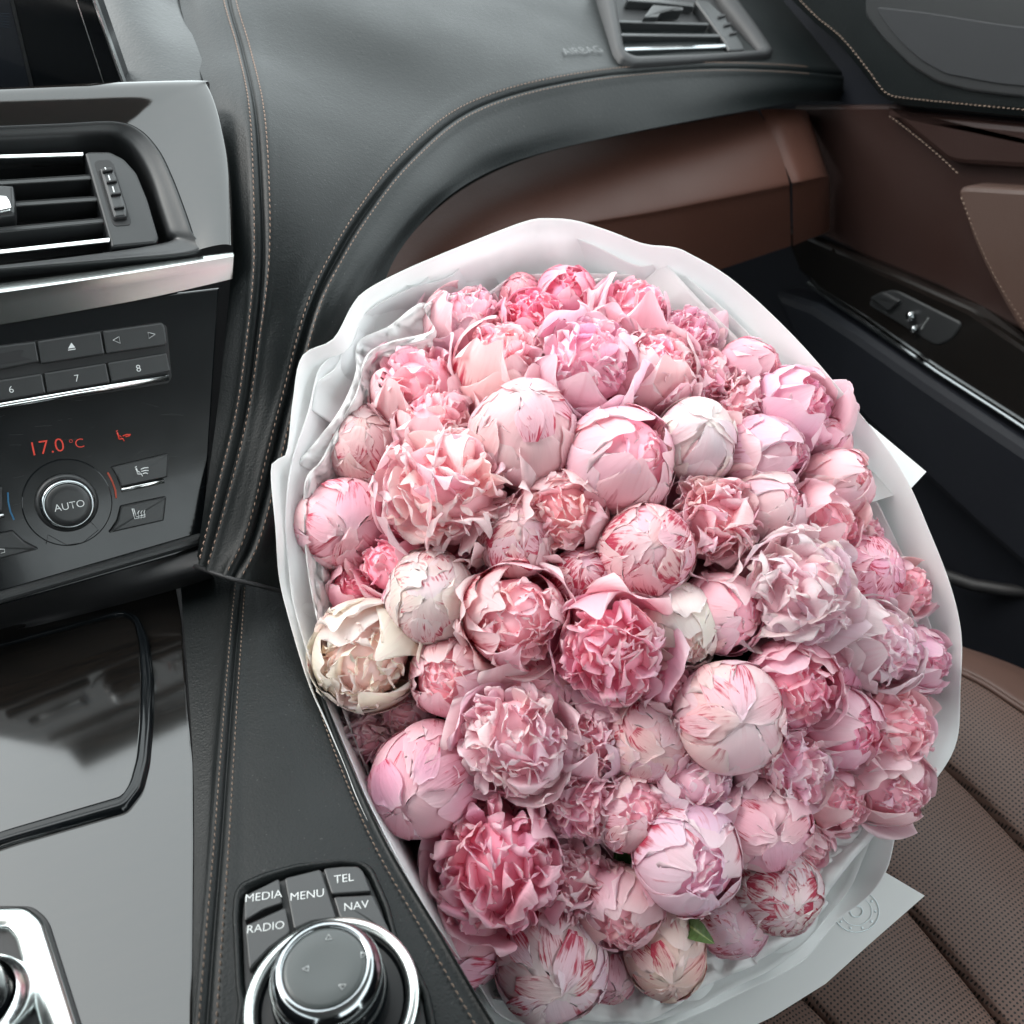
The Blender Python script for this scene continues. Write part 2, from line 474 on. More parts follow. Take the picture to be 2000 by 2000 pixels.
MT = dict(
    leather=leather("black_leather", (.0045, .006, .0063), .42, 420, .45, dust=.10, spec=.22),
    leather2=leather("grained_black_leather", (.008, .010, .0105), .42, 260, .55, dust=.1, spec=.45),
    brown=leather("brown_leather", (.052, .020, .0135), .50, 520, .30, dust=.1, spec=.3),
    browndoor=leather('shaded_brown_leather', (.016, .0068, .0054), .52, 520, .3, dust=.05, spec=.25),  # brown leather darkened: the door's weaker light is put into the colour
    brown2=leather("light_brown_leather", (.045, .025, .019), .5, 520, .30, dust=.1),
    perf=perforated("perforated_brown_leather", (.11, .062, .048)),
    seat=leather("seat_leather", (.09, .048, .037), .5, 480, .3, dust=.1),
    thread=simple("brown_thread", (.21, .135, .10), .7),
    thread2=simple("tan_thread", (.17, .12, .09), .7),
    plastic=simple("soft_black_plastic", (.016, .017, .018), .42, grain=.12, gscale=1500),
    plastic2=simple("button_black_plastic", (.020, .021, .022), .38, grain=.06, gscale=1800),
    matte=simple("matte_black_plastic", (.008, .008, .009), .6),
    gloss=simple("gloss_black_plastic", (.004, .005, .006), .12, coat=.1, rvar=.05, spec=.3),
    wood=dark_wood("black_lacquered_wood"),
    chrome=simple("satin_chrome", (.78, .80, .80), .16, 1.0, rvar=.04),
    satin=simple("brushed_aluminium", (.66, .70, .69), .24, 1.0),
    darkchrome=simple("smoked_chrome", (.32, .34, .35), .12, 1.0),
    print=simple("white_print", (.62, .64, .64), .6),
    emboss=simple("embossed_grey", (.05, .053, .053), .45),
    dim=simple("grey_print", (.20, .21, .21), .6),
    redlit=simple("red_display_segments", (.3, .02, .01), .5, emit=(.9, .05, .02), es=.07),
    redprint=simple("red_print", (.35, .05, .025), .6),
    blueprint=simple("blue_print", (.02, .12, .24), .6),
    screen=simple("screen_glass", (.012, .014, .018), .12, coat=.3),
    screenlit=simple("screen_image", (.006, .012, .022), .25, emit=(.05, .10, .16), es=.02),
    knobtop=simple("controller_top", (.055, .062, .062), .34),
    petal=petal_mat(),
    core=simple("petal_core", (.70, .25, .33), .7),
    green=simple("calyx_green", (.10, .16, .045), .5, grain=.3, gscale=300),
    stem=simple("stem_green", (.06, .11, .03), .5),
    paper=paper_mat("white_wrapping_paper", (.89, .90, .90), .40, crinkle=.12, cs=18),
    frost=paper_mat("frosted_wrapping_film", (.92, .92, .925), .50, alpha=.86, crinkle=.10, cs=22),
    tissue=paper_mat("crinkled_tissue", (.92, .915, .915), .45, alpha=.90, crinkle=.6, cs=60, rough=.35),
    emblem=simple("pale_emblem_print", (.74, .80, .83), .35),
    lining=simple("grey_headliner", (.48, .47, .46), .9),
    carpet=simple("black_carpet", (.008, .008, .009), .95, grain=.5, gscale=900),
    navy=leather("blue_black_leather", (.006, .007, .010), .55, 480, .25, dust=.05, spec=.25),
    mesh_cloth=simple("speaker_cloth", (.005, .006, .008), .7, grain=.6, gscale=2200),
)
exec_parts = []

# ================================================================== CAR: shell round the cabin (mostly outside the frame)
def quad_struct(name, pts, mat, th=.02):
    P = [Vector(p) for p in pts]
    n = (P[1]-P[0]).cross(P[2]-P[0]).normalized()*th
    V = P+[p+n for p in P]
    N = len(P)
    Fc = [tuple(range(N)), tuple(range(2*N-1, N-1, -1))]+[(i, i+N, (i+1) % N+N, (i+1) % N) for i in range(N)]
    me = mesh(name, V, Fc, False)
    o = link(name, me, mat); o["kind"] = "structure"
    return o
cz = CAM.z
quad_struct("floor", [(-1.0, -1.0, cz-1.08), (1.0, -1.0, cz-1.08), (1.0, 1.75, cz-1.08), (-1.0, 1.75, cz-1.08)], MT["carpet"], -.02)
quad_struct("ceiling", [(-.80, -1.1, cz+.22), (.80, -1.1, cz+.22), (.78, .52, cz+.20), (-.78, .52, cz+.20)], MT["lining"])
quad_struct("wall_rear", [(-.95, -1.05, cz-1.06), (.93, -1.05, cz-1.06), (.85, -1.05, cz-.30), (.07, -1.05, cz-.30), (.05, -1.05, cz+.21), (-.85, -1.05, cz+.21)], MT["carpet"], -.03)  # unseen; right side cut open to let light onto the paper and seat
quad_struct("wall_left", [(-.93, -1.0, cz-1.06), (-.93, 1.5, cz-1.06), (-.93, 1.3, cz-.06), (-.93, -1.0, cz+.20)], MT["navy"], -.03)  # unseen; raised over the driver's window to keep light off the passenger door
quad_struct("wall_front", [(-.92, 1.46, cz-1.06), (1.0, 1.46, cz-1.06), (1.0, 1.46, cz-.17), (-.92, 1.46, cz-.17)], MT["carpet"], .03)
for s in (-1, 1):
    quad_struct("wall_pillar", [(s*.78, .50, cz+.21), (s*.80, .58, cz+.21), (s*.93, 1.42, cz-.20), (s*.92, 1.28, cz-.20)], MT["lining"], .02)

# ================================================================== DASHBOARD
sec = [  # L, A (inner seam), M, B (outer seam), Rr (roll), C (lower edge)
 ((372,1050,.690),(384,1072,.677),(412,1082,.670),(440,1090,.666),(482,1100,.672),(530,1112,.70)),
 ((388,935,.690),(420,940,.681),(452,970,.676),(483,1000,.676),(515,1000,.682),(560,1010,.71)),
 ((408,790,.700),(458,790,.690),(500,775,.686),(542,760,.690),(582,765,.697),(630,790,.73)),
 ((422,660,.700),(478,660,.690),(525,620,.690),(590,580,.700),(637,600,.702),(700,640,.725)),
 ((436,500,.702),(494,500,.692),(565,470,.702),(640,478,.722),(683,505,.720),(730,520,.74)),
 ((432,340,.712),(492,340,.703),(590,350,.726),(692,396,.752),(737,435,.748),(777,442,.768)),
 ((398,195,.742),(482,200,.735),(620,240,.775),(762,308,.792),(807,355,.787),(847,370,.808)),
 ((362,90,.795),(458,90,.795),(660,140,.840),(860,222,.853),(892,285,.848),(932,320,.869)),
 ((335,-20,.860),(430,-20,.850),(720,50,.890),(960,178,.902),(987,245,.897),(1032,286,.918)),
 ((330,-130,.95),(440,-120,.930),(800,-10,.960),(1080,150,.950),(1097,215,.945),(1152,258,.966)),
 ((480,-270,1.12),(600,-200,1.06),(950,-60,1.06),(1200,134,1.005),(1212,195,1.0),(1272,234,1.021)),
 ((850,-330,1.28),(900,-220,1.20),(1150,-60,1.15),(1340,126,1.065),(1352,180,1.06),(1402,210,1.081)),
 ((1180,-300,1.38),(1200,-200,1.30),(1330,-40,1.22),(1480,130,1.13),(1490,165,1.126),(1512,192,1.15)),
 ((1430,-250,1.42),(1450,-150,1.36),(1510,-20,1.28),(1590,140,1.19),(1590,165,1.19),(1600,192,1.22)),
]
dashL = Loft([[at(x*K, y*K, d) for x, y, d in row] for row in sec])
dash = thing("dashboard", "black leather dashboard with double stitched seams sweeping behind the bouquet", "dashboard", at(900, 200, .9))
vv = []
for j in range(5): vv += list(np.linspace(j, j+1, 11)[:-1])
vv = np.array(sorted(set(np.round(vv+[5.0]+[1-.03, 1+.03, 1-.012, 1+.012, 3-.035, 3+.035, 3-.014, 3+.014], 4))))
ss = np.linspace(0, 13, 150)
def seam_profile(P, vv, S):
    n = face_cam(P, grid_normals(P))
    out = P.copy()
    for vs_ in (1.0, 3.0):
        ds = np.linalg.norm(P-P[:, [int(np.argmin(abs(vv-vs_)))]], axis=2)
        out += n*(-.0028*np.exp(-(ds/.0016)**2)+.0016*np.exp(-((ds-.006)/.0035)**2))[..., None]
    return out
rollL = Loft([[at(x*K, y*K, d) for x, y, d in row[3:]] for row in sec])
P0 = dashL.grid(ss, vv)
P0[:, vv >= 3.0] = rollL.grid(ss, vv[vv >= 3.0]-3.0)
P1 = seam_profile(P0, vv, ss)
iB = int(np.argmin(abs(vv-3.0)))
link("upper_pad", grid_mesh("upper_pad", P1[:, :iB+1]), MT["leather"], dash)
link("knee_roll", grid_mesh("knee_roll", P1[:, iB:]), MT["leather"], dash)
Ndash = face_cam(P1, grid_normals(P1))
def seam_rows(vs_, s0, s1, off, name):
    dashL = globals()['dashL']; S = np.linspace(s0, s1, 260)
    if vs_ == 3.0 and off > 0: dashL = rollL; vs_ = 0.0
    p0 = dashL.ev(S, np.full(260, vs_)); p1 = dashL.ev(S, np.full(260, vs_+.02*np.sign(off)))
    dv = .02*abs(off)/np.linalg.norm(p1-p0, axis=1)
    v2 = vs_+np.sign(off)*dv
    q = dashL.ev(S, v2); q2 = dashL.ev(S, v2+.02); q3 = dashL.ev(np.minimum(S+.02, 13), v2)
    n = np.cross(q2-q, q3-q+1e-9); n /= np.maximum(np.linalg.norm(n, axis=1, keepdims=True), 1e-12)
    sg = np.sign(np.einsum('ij,ij->i', n, np.array(CAM)-q)); n *= sg[:, None]
    stitches(name, q+n*.0014, n, MT["thread"], dash)
for vs_, s0, s1 in ((1.0, .05, 8.7), (3.0, 0.05, 12.4)):
    for off in (-.0052, .0052): seam_rows(vs_, s0, s1, off, "stitching")
# piece of grained leather beside the screen
binn = Loft([[at(150, -120, .84), at(240, -120, .845), at(345, -120, .90)],
             [at(175, 0, .80), at(260, 0, .80), at(350, -5, .855)],
             [at(215, 100, .765), at(300, 100, .765), at(388, 98, .79)],
             [at(240, 190, .735), at(330, 190, .735), at(420, 190, .757)]])
link("screen_surround", grid_mesh("screen_surround", binn.grid(np.linspace(0, 3, 20), np.linspace(0, 2, 20))), MT["leather2"], dash)
# embossed letters
pA = Plane((1080, 90, .985), (1180, 90, 1.01), (1130, 140, .975))
S_, V_ = np.meshgrid(np.linspace(8, 12, 60), np.linspace(2, 3, 40), indexing='ij')
Q = dashL.ev(S_.ravel(), V_.ravel())
def px_of(p):
    r = p-np.array(CAM); z = r@np.array(Fv)
    return 1000+FPX*(r@np.array(Rv))/z, 1000-FPX*(r@np.array(Uv))/z, z
qx, qy, qz = px_of(Q)
def dash_depth(px, py):
    i = int(np.argmin((qx-px)**2+(qy-py)**2)); return float(qz[i])
a_, b_, c_ = dash_depth(1100, 105), dash_depth(1172, 100), dash_depth(1136, 130)
pA = Plane((1100, 105, a_), (1172, 100, b_), (1136, 130, c_))
text("AIRBAG", pA, 1136, 104, (60, -5), 10, MT["emboss"], dash, "lettering", h=.003)

# ================================================================== CENTRE STACK
class Plane4(Plane): pass
stackP = Plane((130, 980, .66), (427, 562, 1/1.447), (0, 560, 1/1.594))
trimP = Plane((0, 560, .627), (450, 515, .693), (200, 180, .694))

# body of the stack behind faceplates
stack = thing("centre_stack", "gloss black centre stack faceplate with fine scratches and a brushed bar on top", "control panel", stackP.hit(150, 800, -.03))
face = [(-220, 640), (-220, 1250), (0, 1183), (388, 1072), (398, 1040), (428, 562)]
slab("faceplate", face, stackP, -.06, .0, MT["gloss"], stack, .0012)
strip("lower_bar", [(-220, 1236), (0, 1166), (392, 1052)], 22, stackP, 0, .006, MT["plastic"], stack, .003)
# silver bar: two faces
bar = []
for (x, yt, yb) in ((-220, 586, 668), (0, 556, 634), (150, 536, 608), (300, 515, 580), (440, 496.5, 548), (452, 496, 543)):
    a = trimP.hit(x, yt, .001); b = trimP.hit(x, yt*.62+yb*.38, .010); c = stackP.hit(x, yb, .001)
    bar.append([a, a.lerp(b, .06)+trimP.n*.0012, a.lerp(b, .55)+trimP.n*.0012, b, b.lerp(c, .12), c.lerp(b, .3), c])
link("chrome_bar", grid_mesh("chrome_bar", Loft(bar).grid(np.linspace(0, 5, 30), np.array([0, .5, 1, 1.5, 2, 2.6, 2.8, 3, 3.2, 3.5, 4, 4.5, 5, 5.5, 6]))), MT["satin"], stack)
# dark underside towards the console
und = Loft([[stackP.hit(x, y, -.002) for x, y in ((-220, 1240), (0, 1175), (200, 1118), (392, 1062))],
            [at(-220, 1290, .69), at(0, 1225, .69), at(200, 1165, .69), at(400, 1110, .69)],
            [onz(-220, 1300, -.489), onz(0, 1240, -.489), onz(200, 1190, -.489), onz(420, 1130, -.489)]])
link("underside", grid_mesh("underside", und.grid(np.linspace(0, 2, 12), np.linspace(0, 3, 10))), MT["matte"], stack)

# wood trim round the vent, gently rolled towards the top
trim = thing("wood_trim", "curved piano black wood trim framing the centre air vent", "trim panel", trimP.hit(380, 350))
trim_rows = []
inner_ = crop([(-700, 850), (0, 825), (400, 808), (720, 795), (880, 850), (1000, 980), (1080, 1140), (1150, 1320), (1205, 1480), (1240, 1600)], 0, 0, 3.22)
outer_ = crop([(-700, 640), (0, 612), (620, 578), (1250, 560), (1300, 590), (1355, 720), (1400, 900), (1432, 1080), (1450, 1300), (1457, 1596)], 0, 0, 3.22)
for (ix, iy), (ox, oy) in zip(inner_, outer_):
    row = []
    for t in (0, .25, .5, .75, .93, 1.0, 1.03):
        x, y = ix+(ox-ix)*t, iy+(oy-iy)*t
        hh = .006+.007*math.sin(min(t, 1)*math.pi*.62)-(.0 if t < .9 else .006*(t-.9)/.13)
        if t > 1: hh -= .012
        row.append(trimP.hit(x, y, hh))
    trim_rows.append(row)
link("trim_shell", grid_mesh("trim_shell", Loft(trim_rows).grid(np.linspace(0, 9, 60), np.linspace(0, 6, 30))), MT["wood"], trim)

# centre vent
vent = thing("air_vent", "centre air vent with chrome edged slats and thumb wheel, beside the screen", "air vent", trimP.hit(100, 400, -.04))
inr = crop([(-700, 905), (0, 880), (400, 862), (690, 850), (800, 890), (880, 980), (950, 1120), (1010, 1300), (1060, 1450), (1075, 1510), (700, 1580)], 0, 0, 3.22)
rim_o = crop([(-700, 855), (0, 829), (400, 812), (718, 799), (876, 854), (995, 983), (1075, 1143), (1145, 1322), (1200, 1482), (1236, 1608), (700, 1665)], 0, 0, 3.22)
inr += crop([(0, 1668), (-700, 1735)], 0, 0, 3.22); rim_o += crop([(0, 1725), (-700, 1800)], 0, 0, 3.22)
rows = []
for a, b in zip(rim_o, inr):
    p, q = trimP.hit(*a, .006), trimP.hit(*b, -.001)
    rows.append([trimP.hit(*a, -.004), p, p.lerp(q, .35)+trimP.n*.001, q, q-trimP.n*.018, q-trimP.n*.045])
link("vent_frame", grid_mesh("vent_frame", Loft(rows).grid(np.linspace(0, 12, 70), np.array([0, .5, 1, 1.25, 1.5, 1.75, 2, 2.3, 2.6, 2.8, 3, 3.2, 3.6, 4, 5]))), MT["plastic"], vent)
slab("vent_back", inr, trimP, -.055, -.045, MT["matte"], vent)
def slat(y0, y1, x0, x1a, mat, nm, h=-.004, th=14, deep=.020):
    """louvre: front edge and a plate leaning back"""
    a0, a1 = crop([(x0, y0), (x1a, y1)], 0, 0, 3.22)
    pts = []
    for (x, y) in (a0, a1):
        p = trimP.hit(x, y, h)
        pts.append([p-trimP.n*deep+(trimP.hit(x, y-th*1.6, h)-p), trimP.hit(x, y-th*.45, h), trimP.hit(x, y-th*.2, h+.0012), trimP.hit(x, y+th*.2, h+.0012), trimP.hit(x, y+th*.45, h), p-trimP.n*deep+(trimP.hit(x, y+th*.2, h)-p)])
    me = grid_mesh(nm, np.array([[tuple(p) for p in r] for r in Loft(pts).grid(np.linspace(0, 1, 3), np.linspace(0, 5, 16))]))
    return link(nm, me, mat, vent)
slat(978+20, 962, -700, 522, MT["chrome"], "chrome_strip", h=-.002, th=8, deep=.012)
slat(1122+40, 1086, -700, 570, MT["plastic"], "slat", h=-.006, th=12)
slat(1264+45, 1222, -700, 612, MT["plastic"], "slat", h=-.006, th=12)
slat(1432+50, 1358, -700, 655, MT["plastic"], "slat", h=-.006, th=12)
slat(1602+52, 1502, -700, 688, MT["chrome"], "chrome_strip", h=-.002, th=10, deep=.012)
cheek = crop([(530, 955), (560, 945), (690, 945), (780, 990), (860, 1080), (930, 1250), (1000, 1490), (985, 1525), (700, 1552), (688, 1500)], 0, 0, 3.22)
ck = slab("cheek", roundpoly(cheek, 6), trimP, -.045, -.001, MT["plastic"], vent, .002)
slot = crop([(592, 1020), (615, 1003), (688, 1000), (715, 1030), (825, 1385), (818, 1412), (724, 1420), (704, 1395)], 0, 0, 3.22)
slab("wheel_slot", roundpoly(slot, 5), trimP, -.01, -.0006, MT["matte"], vent, .0003)
wheelpts = crop([(622, 1070), (705, 1058), (735, 1130), (800, 1330), (800, 1380), (715, 1388)], 0, 0, 3.22)
wh = slab("thumb_wheel", roundpoly(wheelpts, 5), trimP, -.01, .0030, MT["plastic2"], vent, .0022)
for i, (x, y) in enumerate([(676, 1096), (702, 1164), (728, 1242), (748, 1326)]):
    (px, py), = crop([(x, y)], 0, 0, 3.22)
    strip("wheel_rib", [(px-10, py+1.2), (px+10, py-1.2)], 4, trimP, .002, .0052, MT["matte"], wh, .0006)
for (x, y, x2, y2) in ((660, 1070, 668, 1090), (681, 1118, 692, 1150), (707, 1190, 718, 1226)):
    (a, b, ), (c, d) = crop([(x, y), (x2, y2)], 0, 0, 3.22)
    strip("wheel_mark", [(a, b), (c, d)], 2.4, trimP, .0028, .0034, MT["print"], wh, .0001)
tab = crop([(-200, 1195), (0, 1182), (88, 1188), (100, 1290), (96, 1365), (0, 1380), (-200, 1400)], 0, 0, 3.22)
tb = slab("slider_tab", roundpoly(tab, 4), trimP, -.012, .004, MT["plastic"], vent, .002)
tabc = crop([(-200, 1290), (0, 1262), (45, 1265), (66, 1295), (78, 1335), (70, 1350), (0, 1366), (-200, 1390)], 0, 0, 3.22)
slab("tab_inlay", roundpoly(tabc, 3), trimP, .003, .0065, MT["chrome"], tb, .0012)

# screen
scrP = Plane((0, 188, .735), (245, 178, .742), (183, 0, .690))
scr = thing("display_screen", "dark navigation display with a silver edge above the wood trim", "screen", scrP.hit(0, 188, -.02))
sb = [(-700, 215), (247, 180), (150, -97), (-800, -97)]
slab("bezel", roundpoly(sb, 10), scrP, -.022, 0, MT["gloss"], scr, .001)
strip("silver_edge", [(247, 178), (183.5, 0), (149, -95)], 6, scrP, -.004, .0022, MT["chrome"], scr, .0006)
strip("silver_edge", [(208.5, 180), (149.5, 0), (118, -95)], 2.4, scrP, 0, .0008, MT["chrome"], scr, .0003)
slab("screen_panel", [(-700, 212), (62, 186), (19, 0), (-3, -95), (-780, -95)], scrP, 0, .0004, MT["screen"], scr, .0001)
for k in range(6):
    strip("map_line", [(-60, 30+k*8-4), (5, 26+k*5.0), (19, 26+k*5.6)], .8, scrP, .0004, .0006, MT["screenlit"], scr, .00005)
slab("bezel_step", [(63, 186), (70, 186), (27, 0), (4, -95), (-2, -95), (20, 0)], scrP, 0, .0010, MT["plastic"], scr, .0003)

# ------------------------------------------------------------------ radio
C2 = lambda pts: crop(pts, 0, 550, 3.22)
radio = thing("radio_unit", "car radio with number buttons 6 7 8 above a thin chrome strip", "radio", stackP.hit(150, 700))
slab("radio_recess", roundpoly(C2([(-600, 520), (0, 400), (220, 372), (640, 308), (1010, 255), (1048, 280), (1064, 440), (1080, 600), (1060, 640), (0, 800), (-600, 905)]), 5), stackP, 0, .0005, MT["matte"], radio, .0002)
DIR2 = (400, -63)
def button(poly, nm="button", h=.004, r=3.5, parent=None, mat="plastic2", ch=.0011, plane=None):
    return slab(nm, roundpoly(poly, r), plane or stackP, .0003, h, MT[mat], parent, ch)
cd = button(C2([(-600, 500), (0, 405), (222, 378), (247, 506), (0, 556), (-600, 660)]), "disc_slot_cover", .0028, parent=radio)
slab("disc_slot", roundpoly(C2([(-600, 560), (0, 452), (150, 428), (128, 470), (205, 488), (0, 522), (-600, 620)]), 3), stackP, .0026, .0030, MT["matte"], cd, .0001)
b1 = button(C2([(232, 376), (630, 316), (655, 458), (257, 521)]), parent=radio)
b2 = button(C2([(641, 313), (1012, 260), (1030, 285), (1045, 380), (1035, 402), (664, 457)]), parent=radio)
b6 = button(C2([(-130, 640), (262, 578), (287, 703), (-110, 772)]), parent=radio)
b7 = button(C2([(274, 576), (662, 513), (688, 636), (296, 702)]), parent=radio)
b8 = button(C2([(672, 511), (1042, 450), (1068, 566), (698, 634)]), parent=radio)
b5 = button(C2([(-520, 700), (-142, 642), (-122, 774), (-500, 838)]), parent=radio)
link("chrome_strip", tube_mesh("chrome_strip", [stackP.hit(*p, .0025) for p in C2([(-600, 880), (0, 781), (500, 695), (1056, 603)])], .0024, 10), MT["chrome"], radio)
PH = .0042
for tx, (x, y), pb in (("6", (70, 680), b6), ("7", (480, 610), b7), ("8", (866, 548), b8)):
    (px, py), = C2([(x, y)]); text(tx, stackP, px, py, DIR2, 13.5, MT["print"], pb, "numeral", h=PH)
def tri_print(c, pts, pb, outline=True, plane=stackP, h=PH, mat="print", w=1.3):
    pts = [(c[0]+x, c[1]+y) for x, y in pts]
    if not outline:
        return slab("arrow_mark", pts, plane, h-.0004, h, MT[mat], pb, .00005)
    P = [plane.hit(*p, h) for p in pts]
    return link("arrow_mark", tube_mesh("arrow_mark", P+[P[0], P[1].lerp(P[0], .9)], w*.00017, 5), MT[mat], pb)
(ex, ey), = C2([(448, 410)])
tri_print((ex, ey), [(-7, 4), (-.5, -7.5), (7, 1.8)], b1, False)
strip("eject_line", [(ex-7, ey+7), (ex+7.5, ey+4.6)], 1.8, stackP, PH-.0004, PH, MT["print"], b1, .00005)
(ax, ay), = C2([(732, 370)]); tri_print((ax, ay), [(-8, 0), (4, -7), (6, 6)], b2)
(ax, ay), = C2([(944, 340)]); tri_print((ax, ay), [(8, -2), (-6, -6), (-4, 6)], b2)

# ------------------------------------------------------------------ climate control
clim = thing("climate_control", "climate control panel with AUTO knob and red 17.0 degree readout", "climate control", stackP.hit(130, 980))
for tx, x, y, hp in (("17.0", 292, 1044, 27), ("\u00b0C", 482, 1022, 18)):
    (px, py), = C2([(x, y)]); text(tx, stackP, px, py, (400, -60), hp, MT["redlit"], clim, "readout", h=.0006)
def person_icon(cx, cy, s, mat, par, plane, h, arrows):
    g = []
    for pts, r in (([(-.9, -.75), (-.7, -.2), (-.55, .45)], .26), ([(-.55, .45), (.1, .35), (.35, .8)], .22), ([(-.5, -.2), (-.1, .1)], .14)):
        g.append((pts, r))
    k = 0
    for pts, r in g:
        P = [plane.hit(cx+x*s, cy+y*s, h) for x, y in pts]
        link("seated_figure_mark", tube_mesh("seated_figure_mark", P, r*s*.00018, 6), mat, par)
    link("seated_figure_mark", tube_mesh("seated_figure_mark", [plane.hit(cx-1.0*s, cy-1.05*s, h), plane.hit(cx-.92*s, cy-.95*s, h)], .22*s*.00034, 6), mat, par)
    for pts in arrows:
        P = [plane.hit(cx+x*s, cy+y*s, h) for x, y in pts]
        link("air_arrow_mark", tube_mesh("air_arrow_mark", P, s*.00004, 5), mat, par)
(px, py), = C2([(768, 975)])
person_icon(px, py, 11, MT["redlit"], clim, stackP, .0006, [[(.1, -.1), (.9, -.4), (1.5, -.35)], [(.6, .0), (1.4, -.2)]])
knP = C2([(420, 1388)])[0]
kc = stackP.hit(*knP)
pxm = (stackP.hit(knP[0]+10, knP[1])-kc).length/10
kr = lambda r: r*pxm
slab("knob_surround", [(knP[0]+x, knP[1]+y) for x, y in arc(0, 0, 89, 85, 0, 352.5, 47)], stackP, .0, .0014, MT["gloss"], clim, .0008)
knob = link("knob", lathe_mesh("knob", [(kr(62), 0), (kr(62), .004), (kr(58), .006), (kr(54), .0062)], kc, stackP.n, 56), MT["plastic"], clim)
link("knob_ring", lathe_mesh("knob_ring", [(kr(54), .005), (kr(54), .012), (kr(52), .0145), (kr(49), .0155), (kr(46), .0158), (kr(44), .0150)], kc, stackP.n, 56), MT["darkchrome"], knob)
link("knob_face", lathe_mesh("knob_face", [(kr(44.3), .010), (kr(44), .0158), (kr(42.5), .0166), (kr(30), .0168), (0, .0168)], kc, stackP.n, 56), MT["plastic2"], knob)
off = px_of(np.array(kc+stackP.n*.017))
text("AUTO", Plane(None, n=stackP.n, p=kc+stackP.n*.0171), off[0]+2, off[1]+2, (400, -75), 14, MT["print"], knob, "lettering", h=.0002)
v1 = button(C2([(697, 1166), (1056, 1080), (1048, 1228), (757, 1290), (735, 1225)]), parent=clim, r=3)
v2 = button(C2([(757, 1410), (1042, 1350), (1026, 1500), (682, 1578), (735, 1500)]), parent=clim, r=3)
link("chrome_strip", tube_mesh("chrome_strip", [stackP.hit(*p, .002) for p in C2([(762, 1309), (900, 1280), (1028, 1251)])], .0017, 8), MT["chrome"], clim)
link("chrome_strip", tube_mesh("chrome_strip", [stackP.hit(*p, .002) for p in C2([(-300, 1535), (-100, 1495), (24, 1466)])], .0017, 8), MT["chrome"], clim)
v3 = button(C2([(-400, 1650), (0, 1580), (80, 1564), (150, 1630), (242, 1678), (0, 1738), (-400, 1830)]), parent=clim, r=3)
v4 = button(C2([(-400, 1370), (-20, 1290), (14, 1290), (16, 1440), (-400, 1530)]), parent=clim, r=3)
(px, py), = C2([(880, 1195)])
person_icon(px, py, 10, MT["print"], v1, stackP, PH, [[(.0, -.5), (.7, -.8), (1.5, -.85)], [(.1, -.1), (.8, -.3), (1.5, -.3)], [(.4, .3), (.9, .15), (1.4, .3)]])
(px, py), = C2([(868, 1462)])
for pts in ([(-13, -12), (-8, 8), (13, 4)], [(-10, -12), (-5, 4), (12, 0)], [(-2, 8), (0, 2), (-2, -4), (1, -8)], [(4, 8), (6, 2), (4, -4), (7, -8)], [(10, 6), (12, 0), (10, -5), (12, -9)]):
    link("seat_heat_mark", tube_mesh("seat_heat_mark", [stackP.hit(px+x, py+y, PH) for x, y in pts], .00026, 5), MT["print"], v2)
(px, py), = C2([(14, 1690)])
link("air_mark", tube_mesh("air_mark", [stackP.hit(px+x, py+y, PH) for x, y in ((-12, 3), (-6, -4), (4, -4), (5, 2), (-3, 4))], .00022, 5), MT["print"], v3)
strip("warm_arc", C2([(676, 1200), (705, 1255), (724, 1310), (730, 1362)]), 3.4, stackP, .001, .0018, MT["redprint"], clim, .0002)
strip("cool_arc", C2([(49, 1325), (52, 1385), (65, 1445), (88, 1497)]), 3.4, stackP, .001, .0018, MT["blueprint"], clim, .0002)
strip("panel_joint", C2([(290, 1650), (300, 1590), (420, 1655), (520, 1640), (618, 1560), (560, 1500)]), 1.2, stackP, .0014, .0018, MT["matte"], clim, .0001)
# hairline scratches on the gloss plate, real grooves of light dust
rs = random.Random(5)
SV = []; SF = []
for i in range(36):
    x, y = rs.uniform(-20, 400), rs.uniform(770, 1060); l = rs.uniform(6, 34); a = rs.gauss(-.18, .25)
    pts = [stackP.hit(x+l*t*math.cos(a), y+l*t*math.sin(a)+rs.uniform(-.6, .6), .00012) for t in (0, .5, 1)]
    w = stackP.n.cross(pts[2]-pts[0]).normalized()*.00004
    k = len(SV)
    for p in pts: SV += [p-w, p+w]
    SF += [(k, k+2, k+3, k+1), (k+2, k+4, k+5, k+3)]
link("scratches", mesh("scratches", SV, SF, False), MT["emboss"], stack, kind="stuff")

